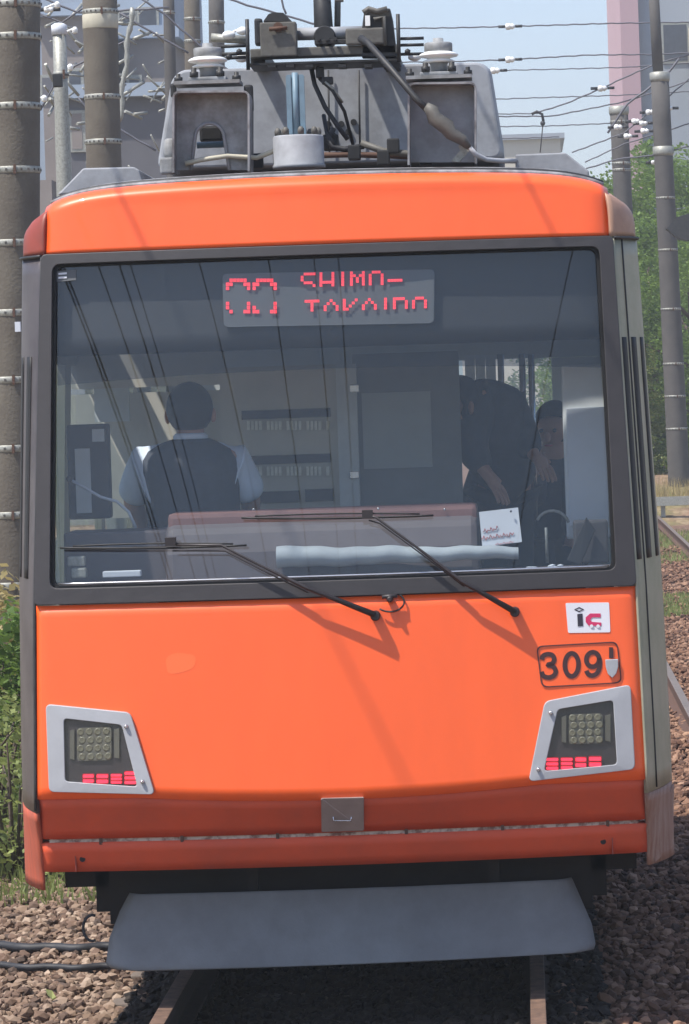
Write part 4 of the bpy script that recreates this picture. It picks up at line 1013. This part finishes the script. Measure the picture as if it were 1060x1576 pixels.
# --- wires across the sky (between poles behind the tram)
def wirethrough(pts, Y, r, ins, label, name='overhead_wire', insr=.07):
    if 42.5 < Y < 45.5: Y += 13; r *= 1.25; insr *= 1.25
    P = [W(px, py, Y) for px, py in pts]; b = MB()
    fine = []
    for p, q_ in zip(P, P[1:]):
        n = max(2, int((q_-p).length/.12))
        for k in range(n): fine.append(p.lerp(q_, k/n)+Vector((0, 0, .006*math.sin(len(fine)*2.2))))
    fine.append(P[-1]); b.tube(fine, r, 5); o = b.build(name, 'wire'); tag(o, label, 'wire', 'overhead wires behind the tram')
    for (px, py, k) in ins:
        c = W(px, py, Y); 
        bb = MB(); bb.lathe(c-Vector((insr*1.1, 0, 0)), [(.02, 0), (insr*.7, insr*.2), (insr*.75, insr*1.0), (insr*.5, insr*1.2), (insr*.7, insr*1.5), (.02, insr*2.2)], 14, 'X'); bb.build('insulator', 'porcelain', o)
        bb = MB(); bb.tube([c-Vector((insr*2.6, 0, 0)), c-Vector((insr*1.1, 0, 0))], .03, 6); bb.tube([c+Vector((insr*1.1, 0, 0)), c+Vector((insr*2.6, 0, 0))], .03, 6); bb.split('wire_clamp', 'cable', o)
    return o
wirethrough([(560, 45), (700, 43), (785, 41), (950, 36), (1100, 34)], 44, .011, [(785, 41, 0)], 'topmost level wire in the sky with one white insulator')
wirethrough([(600, 96), (700, 95), (785, 92), (905, 85), (1008, 84), (1100, 80)], 44, .011, [(785, 92, 0)], 'second level wire below the topmost one with a bulky white insulator')
wirethrough([(700, 110), (850, 107), (960, 104), (1080, 96)], 44.4, .009, [(762, 109, 0)], 'faint level wire just under the second insulator')
wirethrough([(700, 155), (850, 150), (950, 147), (1080, 140)], 44.8, .009, [], 'thin level wire crossing halfway between insulators and tree tops')
wirethrough([(700, 177), (815, 175), (828, 175)], 44.2, .009, [], 'short wire running left from the hanging bracket')
wirethrough([(700, 180), (850, 179), (960, 157), (1060, 125)], 44.6, .011, [], 'wire sagging from the hanging bracket up towards the tall pole')
wirethrough([(700, 196), (850, 194), (940, 190)], 45, .009, [], 'thin wire above the pale flat roof far away')
wirethrough([(700, 214), (800, 213), (860, 211)], 45, .009, [], 'lowest thin wire along the top of the pale flat roof')
wirethrough([(828, 173), (870, 160), (926, 136), (960, 120), (1010, 98), (1062, 84)], 44.2, .012, [(927, 136, 0)], 'slanting wire with white insulator rising right from the hanging bracket')
wirethrough([(935, 205), (965, 160), (1000, 135), (1030, 110), (1045, 90)], 43.8, .018, [], 'thick dark cable looping from the short pole to the tall pole')
wirethrough([(880, 235), (960, 205), (1010, 165), (1062, 120)], 43.2, .011, [(990, 190, 0), (1000, 173, 0), (978, 187, 0)], 'pale cable with strung insulators rising past the short pole at right', insr=.06)
wirethrough([(895, 262), (950, 245), (1000, 240), (1062, 225)], 43, .012, [(951, 196, 0), (1028, 167, 0), (966, 210, 0), (992, 202, 0)], 'lower pale cable in front of the trees with round insulators', insr=.06)
wirethrough([(900, 250), (960, 222), (1062, 190)], 43.4, .010, [(1007, 250, 0)], 'middle pale cable in front of the trees at right', insr=.05)
b = MB(); b.tube([W(818, 176, 57), W(826, 172, 57), W(834, 176, 57), W(836, 187, 57)], .03, 6); b.ball(W(835, 190, 57), .05, 2); b.tube([W(835, 193, 57), W(831, 235, 57)], .012, 5)
tag(b.build('wire_hanger', 'cable'), 'small dark bracket with a hanging rod where the sky wires meet', 'bracket')
# left side cables
wl_ = [([(60, -5), (120, 20), (180, 17), (260, 12)], [(75, 15, 0)], 'pale wire near the top left joining the two thick poles'),
       ([(346, -3), (380, 8), (430, 22), (480, 36), (560, 52)], [], 'thin wire slanting down to the pantograph from the upper left'),
       ([(215, -3), (250, 20), (290, 55), (340, 100), (370, 120)], [], 'dark wire sloping down right behind the three slim poles'),
       ([(184, 20), (225, 45), (290, 82)], [], 'short dark wire from the second thick pole towards the left insulator'),
       ([(60, 22), (95, 35), (140, 5), (180, -10)], [], 'dark wire climbing past the thin white capped pole'),
       ([(62, 170), (95, 110), (130, 95), (200, 60)], [], 'dark wire behind the thin white capped pole'),
       ([(120, 150), (135, 170), (185, 200), (240, 232)], [], 'wire low between the second thick pole and the roof hood'),
       ([(432, -5), (436, 12), (440, 22)], [], 'short vertical wire dropping to the pantograph box')]
for pts_, ins, lab in wl_: wirethrough(pts_, 36, .015, ins, lab, insr=.06)
# hanging pale chain at left
b = MB(); pts_ = [W(203-20*k/16+2*math.sin(k), 12+178*k/16, 34) for k in range(17)]; b.tube(pts_, [.025, .04]*8+[.02], 6)
tag(b.build('hanging_cable', 'galv'), 'pale twisted cable hanging in front of the left buildings', 'cable')
# clutter: brackets and insulators hanging in the wires at left
for k, (px, py, lab) in enumerate(((68, 150, 'white insulator pair left of the thin capped pole'), (372, 45, 'white insulator against the sky left of the pantograph box'), (108, 102, 'small pale insulator right of the thin capped pole'), (115, 45, 'pale insulator above right of the white pole cap'), (88, 6, 'white insulator near the top edge left of the second pole'))):
    c = W(px, py, 35); b = MB(); b.lathe(c-Vector((0, 0, .06)), [(.015, 0), (.042, .015), (.034, .035), (.045, .05), (.034, .07), (.015, .09)], 12); b.tube([c+Vector((-.15, 0, -.05)), c+Vector((-.03, 0, 0))], .015, 5)
    tag(b.build('line_insulator', 'porcelain'), lab, 'insulator', 'line insulators at the left')
b = MB(); wbox(b, 81, 95, 113, 134, 20.6, .08, .01); o = b.build('pole_lamp', 'seal'); tag(o, 'small black fitting clamped on the thin white capped pole', 'fitting')

# --- trackside wires over the tram (cast the thin shadows, mirror in the glass)
for (x, z, lab) in ((-1.74, 5.2, 'feeder wire running along the track over the tram, left one'), (-.17, 5.2, 'contact wire running along the track over the pantograph')):
    o = MB().tube([(x, -75, z+.3), (x, -35, z-.1), (x, -5, z), (x, 3.9, z)], .0075, 6).build('track_wire', 'cable'); tag(o, lab, 'wire', 'wires along the track')
for (x, z, r) in ((-1.36, 6.5, .011), (-.68, 6.6, .009), (3.3, 6.5, .011), (-4.7, 6.6, .013), (-4.45, 6.4, .013), (-4.0, 6.5, .011), (-3.75, 6.6, .013), (-3.5, 6.5, .009)):
    o = MB().tube([(x, -75, z+.3), (x, -35, z-.1), (x, -6, z)], r, 6).build('feeder_wire', 'cable'); tag(o, 'high feeder wire on the camera side of the tram, seen only mirrored in the windscreen', 'wire', 'feeder wires mirrored in the windscreen')
for y, z in ((3.9, 5.2), (-6, 6.5)):
    b = MB(); b.tube([(-6, y, z+.15), (0, y, z), (6, y, z+.15)], .015, 6)
    tag(b.build('span_wire', 'cable'), 'cross span wire above the tram roof' if y > 0 else 'cross span wire on the camera side of the tram', 'wire')
for sx in (-6, 6):
    o = MB().tube([(sx, 3.9, -.3), (sx, 3.9, 8)], [.17, .13], 16).build('catenary_pole', 'pole'); tag(o, 'concrete catenary pole left of the tram' if sx < 0 else 'concrete catenary pole right of the tram', 'pole')

# --- buildings
def building(name, px0, px1, pyt, Y, dep, wallm, label, wins, roofm=None, extra=None, pyb=None):
    a = W(px0, pyt, Y); c = W(px1, pyt, Y); zt = (a.z+c.z)/2
    root = empty(name, ((a.x+c.x)/2, Y, -.3), label, 'building')
    MB().box(a.x, c.x, Y, Y+dep, -.3, zt).build('wall', wallm, root)
    MB().box(a.x-.2, c.x+.2, Y-.25, Y+dep+.2, zt, zt+.25).build('roof', roofm or 'roofgrey', root)
    for (x0, x1, y0, y1, m) in wins:
        p = W(x0, y1, Y); q_ = W(x1, y0, Y)
        f = MB().box(p.x-.06, q_.x+.06, Y-.05, Y-.002, p.z-.06, q_.z+.06).build('window', 'galv', root)
        MB().box(p.x, q_.x, Y-.06, Y-.051, p.z, q_.z).build('pane', m, f)
    return root
M['wallbrown'] = mat('wall_taupe', (.23, .20, .185), .85, var=.1, scale=1.2, bump=.1)
M['walldark'] = mat('wall_slate', (.11, .108, .12), .85, var=.12, scale=1)
M['wallblue'] = mat('wall_bluegrey', (.30, .36, .44), .8, var=.1, scale=1)
M['wallpink'] = mat('wall_pink', (.44, .30, .33), .85, var=.05, scale=.5)
M['wallgrey'] = mat('wall_palegrey', (.30, .33, .37), .85, var=.05, scale=.5)
M['wallcream'] = mat('wall_cream', (.50, .46, .38), .85, var=.05, scale=.5)
M['panedark'] = mat('pane_dark', (.05, .055, .07), .15, var=.2)
building('apartment_block', -120, 250, -120, 70, 10, 'wallblue', 'blue grey building behind the two thick poles at left',
         [(64, 78, 30, 60, 'panedark'), (104, 122, 60, 90, 'panedark'), (185, 205, 20, 48, 'panedark'), (215, 240, 15, 45, 'panedark'), (104, 124, 150, 190, 'panedark'), (186, 200, 80, 110, 'panedark')])
building('house', 196, 262, 60, 62, 8, 'wallbrown', 'taupe walled house between the second thick pole and the roof hood', [(200, 214, 120, 145, 'walldark')], 'wallblue')
building('house', 62, 134, 26, 60, 8, 'wallbrown', 'taupe and slate house behind the thin white capped pole', [(66, 80, 120, 150, 'walldark'), (108, 124, 110, 150, 'panedark')], 'wallblue')
building('house', 100, 300, 150, 56, 6, 'walldark', 'low slate coloured house behind the left roof duct', [(112, 126, 175, 230, 'wallbrown')], 'wallblue')
b = MB()
for k in range(70):
    px = random.uniform(60, 250); py = random.uniform(5, 260); L_ = random.uniform(12, 40); a_ = random.uniform(-1.2, 1.2)
    b.tube([W(px, py, 50), W(px+L_*math.cos(a_), py+L_*math.sin(a_), 50.3)], random.choice((.015, .02, .03)), 5)
tag(b.build('bare_branches', 'galv'), 'tangle of pale bare twigs and stays in front of the left houses', 'branches')['kind'] = 'stuff'
rt = building('tower_block', 972, 1300, -200, 95, 14, 'wallgrey', 'pale blue grey block with a pink edge behind the tall pole at right', [(1022, 1056, 38, 95, 'panedark')])
p = W(953, 0, 94.9); q_ = W(981, 0, 94.9)
MB().box(p.x, q_.x, 94.7, 109.1, -.3, W(960, -200, 95).z-.02).build('pink_facade', 'wallpink', rt)
for px in (1058,): p = W(px, 0, 94.6); MB().box(p.x, p.x+.6, 93.6, 94.9, W(px, 110, 94).z, W(px, 40, 94).z).build('balcony', 'wallcream', rt)
building('low_building', 700, 862, 216, 160, 10, 'wallcream', 'distant pale flat roofed building under the sky wires', [], 'wallgrey')
# hills far away
M['hill'] = mat('far_hill_green', (.10, .15, .13), .95, var=.25, scale=.02)
def hillf(u, v):
    x = -200+700*u; y = 420+160*v; h = 26*math.sin(math.pi*v)*(.55+.45*noise.noise(Vector((x*.02, y*.02, 1)))+.3*noise.noise(Vector((x*.1, y*.1, 3))))
    return (x, y, -.4+max(0, h)*(.5+.5*math.exp(-((x-40)/60)**2)))
structure(MB().grid(160, 24, hillf).build('hills', 'hill', recalc=False))

# --- trees
def leaves(b_v, b_f, c, r, n, s, flat=1.):
    for k in range(n):
        d = Vector((random.gauss(0, 1), random.gauss(0, 1), random.gauss(0, 1))).normalized()
        rr = r*random.uniform(.35, 1.0)**.6; p = c+Vector((d.x*rr, d.y*rr, d.z*rr*flat))
        a = Vector((random.gauss(0, 1), random.gauss(0, 1), random.gauss(0, .6))).normalized(); t = a.cross(Vector((random.random(), random.random(), 1))).normalized()
        L_ = s*random.uniform(.6, 1.3); w2 = L_*.38; i0 = len(b_v)
        b_v += [p-a*L_*.5, p+t*w2, p+a*L_*.5, p-t*w2]; b_f.append((i0, i0+1, i0+2, i0+3))
def tree(x, y, h, rad, n, s, label, m='leaf', cz=None, name='tree'):
    root = empty(name, (x, y, -.3), label, 'tree', 'trees at the right behind the tram')
    b = MB(); b.tube([(x, y, -.3), (x+.1, y, h*.4), (x+.05, y+.1, h*.8)], [rad*.09, rad*.06, rad*.02], 10)
    limbs = []
    for k in range(9):
        a = k*2.4; z = h*(.25+.06*k); e = Vector((x+rad*.7*math.cos(a), y+rad*.7*math.sin(a), z+rad*.4)); limbs.append(e); b.tube([(x+.07, y, z), e], [rad*.03, rad*.01], 6)
    b.build('trunk', 'bark', root)
    vs = []; fs = []
    cl = int(n/90)
    for k in range(cl):
        u = random.uniform(-1, 1); a = random.uniform(0, 6.28); z = h*random.uniform(.08, .96); prof = math.sin(min(1, (z/h)*.9+.12)*math.pi)**.5
        rr = rad*prof*math.sqrt(random.uniform(.15, 1)); c = Vector((x+rr*math.cos(a), y+rr*math.sin(a), z)); leaves(vs, fs, c, rad*random.uniform(.16, .30), 90, s, .8)
    me = bpy.data.meshes.new('crown'); me.from_pydata(vs, [], fs); link('crown', me, m, root); return root
def txy(px, Y): return W(px, 600, Y).x
tree(txy(1000, 64), 64, 6.0, 1.5, 19800, 0.074, 'green tree directly behind the tall stepped pole', 'leaf')
tree(txy(1062, 61), 61, 5.4, 1.5, 17600, 0.074, 'leafy tree cut by the right edge of the photo', 'leaf')
tree(txy(935, 70), 70, 7.2, 1.5, 19800, 0.093, 'round green tree behind the short flat topped pole', 'leaf')
tree(txy(1030, 70), 70, 7.4, 1.9, 26400, 0.093, 'tallest green tree under the grey block', 'leaf')
tree(txy(975, 62), 62, 4.1, 1.0, 13200, 0.062, 'low dark green bushy tree close beside the tram corner', 'leaf4')
tree(txy(925, 90), 90, 8.3, 1.8, 19800, 0.112, 'dense green tree low behind the tram roof corner', 'leaf')
tree(txy(966, 60), 60, 3.5, .75, 13200, 0.050, 'light green bush between the tram corner and the tall pole', 'leaf2')
tree(txy(905, 110), 110, 8.1, 2.0, 13200, 0.174, 'far bluish tree above the distant roofs', 'leaf4')
tree(txy(1045, 80), 80, 8.6, 2.6, 22000, 0.124, 'yellow green tree at the right edge in front of the block', 'leaf')

tree(txy(885, 150), 150, 11.5, 3.2, 9000, .2, 'distant hazy tree between the pale roof and the short pole', 'leaf4')
# --- bushes at left
def bush(px, Y, h, rad, n, s, m, label):
    x = W(px, 900, Y).x; root = empty('bush', (x, Y, -.25), label, 'bush', 'bushes left of the tram')
    b = MB()
    for k in range(14):
        a = k*2.4; b.tube([(x, Y, -.25), (x+rad*.3*math.cos(a), Y+rad*.3*math.sin(a), h*.5), (x+rad*.7*math.cos(a), Y+rad*.7*math.sin(a), h*random.uniform(.6, .95))], [.012, .008, .004], 5)
    b.build('stem', 'bark', root); vs = []; fs = []
    for k in range(int(n/40)):
        a = random.uniform(0, 6.28); z = -.2+h*random.uniform(.0, 1)**1.15; rr = rad*math.sqrt(random.random())*(1-.25*z/h); leaves(vs, fs, Vector((x+rr*math.cos(a), Y+rr*math.sin(a), z)), rad*.28, 40, s, .8)
    me = bpy.data.meshes.new('foliage'); me.from_pydata(vs, [], fs); link('foliage', me, m, root)
bush(8, 5.6, .66, .5, 3000, .045, 'leaf2', 'light green bush nearest the gravel, low at the left edge')
bush(-20, 7.2, .85, .6, 2600, .05, 'leaf2', 'yellow green bush behind the light green one at the left edge')
bush(6, 9, 1.25, .6, 8000, .06, 'leaf', 'deep green bush with round leaves at the foot of the thick pole')
bush(-10, 12, 1.3, .8, 3600, .07, 'leaf3', 'tall dry yellow shrub in front of the thick banded pole')
bush(10, 19.5, 1.7, .8, 4200, .10, 'leaf', 'green shrub behind the base of the thick banded pole')
# retaining wall and dark things at far left edge
o = MB().box(W(-200, 0, 34).x, W(60, 0, 34).x, 34, 34.3, -.3, W(0, 790, 34).z).build('boundary_wall', 'walldark'); tag(o, 'low dark boundary wall glimpsed behind the leftmost pole', 'wall')
b = MB(); b.box(W(-200, 0, 55).x, W(70, 0, 55).x, 55, 60, -.3, 6.5); tag(b.build('shed', 'wallbrown'), 'brownish shed behind the leftmost banded pole', 'shed')
# guard rail / kerb at right and dry grass
b = MB(); p = W(1008, 772, 53); q_ = W(1070, 774, 53); b.box(p.x-1.5, q_.x+4, 52.95, 53.05, p.z-.08, p.z+.08)
for k in range(6): b.box(p.x-1+k*1.1, p.x-.92+k*1.1, 53.06, 53.14, -.3, p.z+.04)
tag(b.build('guard_rail', 'galv'), 'pale low guard rail crossing the ground at right', 'rail')
def grass(n, regs, name, label, m):
    vs = []; fs = []
    for (x0, x1, y0, y1, z, h) in regs:
        for k in range(n):
            p = Vector((random.uniform(x0, x1), random.uniform(y0, y1), z)); a = random.uniform(0, 6.28); d = Vector((math.cos(a), math.sin(a), 0))*.012; l = Vector((random.gauss(0, .3), random.gauss(0, .3), 1)).normalized()*h*random.uniform(.4, 1.2); i0 = len(vs)
            vs += [p-d, p+d, p+l]; fs.append((i0, i0+1, i0+2))
    me = bpy.data.meshes.new(name); me.from_pydata(vs, [], fs); o = link(name, me, m); o['kind'] = 'stuff'; o['label'] = label
M['drygrass'] = leafmat('dry_grass', (.30, .22, .10), (.45, .36, .18), 3)
grass(9000, [(1.9, 6, 54, 59, .05, .55)], 'dry_grass', 'dry straw coloured grass at the foot of the right hand trees', 'drygrass')
grass(3500, [(1.9, 2.9, 26, 30, -.18, .09), (2.5, 4.0, 38, 49, -.18, .10)], 'grass', 'thin green grass between the stones at right', 'leaf2')
grass(1500, [(-2.6, -1.4, 4.5, 7, -.2, .16)], 'grass', 'short grass and leaves at the edge of the gravel at left', 'leaf2')
# cables lying on the gravel at left
for y0, lab, r in ((1452, 'upper black cable lying on the gravel at left', .022), (1482, 'lower black cable lying on the gravel at left', .016)):
    n = 14; pts_ = []
    for k in range(n+1):
        px = -60+(300)*k/n; py = y0+7*math.sin(k/n*3)+1.5*math.sin(k*1.7)
        Yd = 2.46/((py-600-0*px+(-(px-800))*-.0332*-1)/5740)-14 if False else (2.33+.13)*5740/(py-600+(px-800)*.0332)-14
        pts_.append(W(px, py, Yd))
    o = MB().tube(pts_, r, 8).build('ground_cable', 'cable'); tag(o, lab, 'cable', 'cables on the gravel')
# bright scrap on gravel
py, px = 1530, 78; Yd = (2.33+.12)*5740/(py-600+(px-800)*.0332)-14
M['scrap'] = mat('yellow_scrap', (.75, .80, .30), .6, var=.05)
o = MB().prism([W(px-8, py-8, Yd), W(px+2, py-6, Yd), W(px+8, py+4, Yd), W(px+2, py+7, Yd+.01), W(px-6, py-1, Yd+.01)], (.002, .004, -.006)).build('leaf_scrap', 'scrap'); tag(o, 'bright yellow scrap of leaf on the gravel at lower left', 'scrap')
# parked dark object at far right edge
b = MB(); b.prism([W(x, y, 54) for x, y in ((1025, 352), (1040, 335), (1062, 328), (1080, 330), (1080, 372), (1045, 368))], (0, .5, 0)); tag(b.build('pole_box', 'darkmetal'), 'dark equipment box fixed beside the tall pole at the right edge', 'box')

# ------------------------------------------------------------------ haze
hm = bpy.data.materials.new('haze'); hm.use_nodes = True; t_ = hm.node_tree; t_.nodes.remove(t_.nodes['Principled BSDF'])
pv = t_.nodes.new('ShaderNodeVolumePrincipled'); pv.inputs['Color'].default_value = (.92, .95, .98, 1); pv.inputs['Density'].default_value = .0015; pv.inputs['Anisotropy'].default_value = .2
t_.links.new(pv.outputs[0], t_.nodes['Material Output'].inputs['Volume'])
hz = MB().box(-470, 620, -130, 720, -1.4, 60).build('haze', hm); hz['kind'] = 'stuff'; hz['label'] = 'thin pale summer haze in the air'
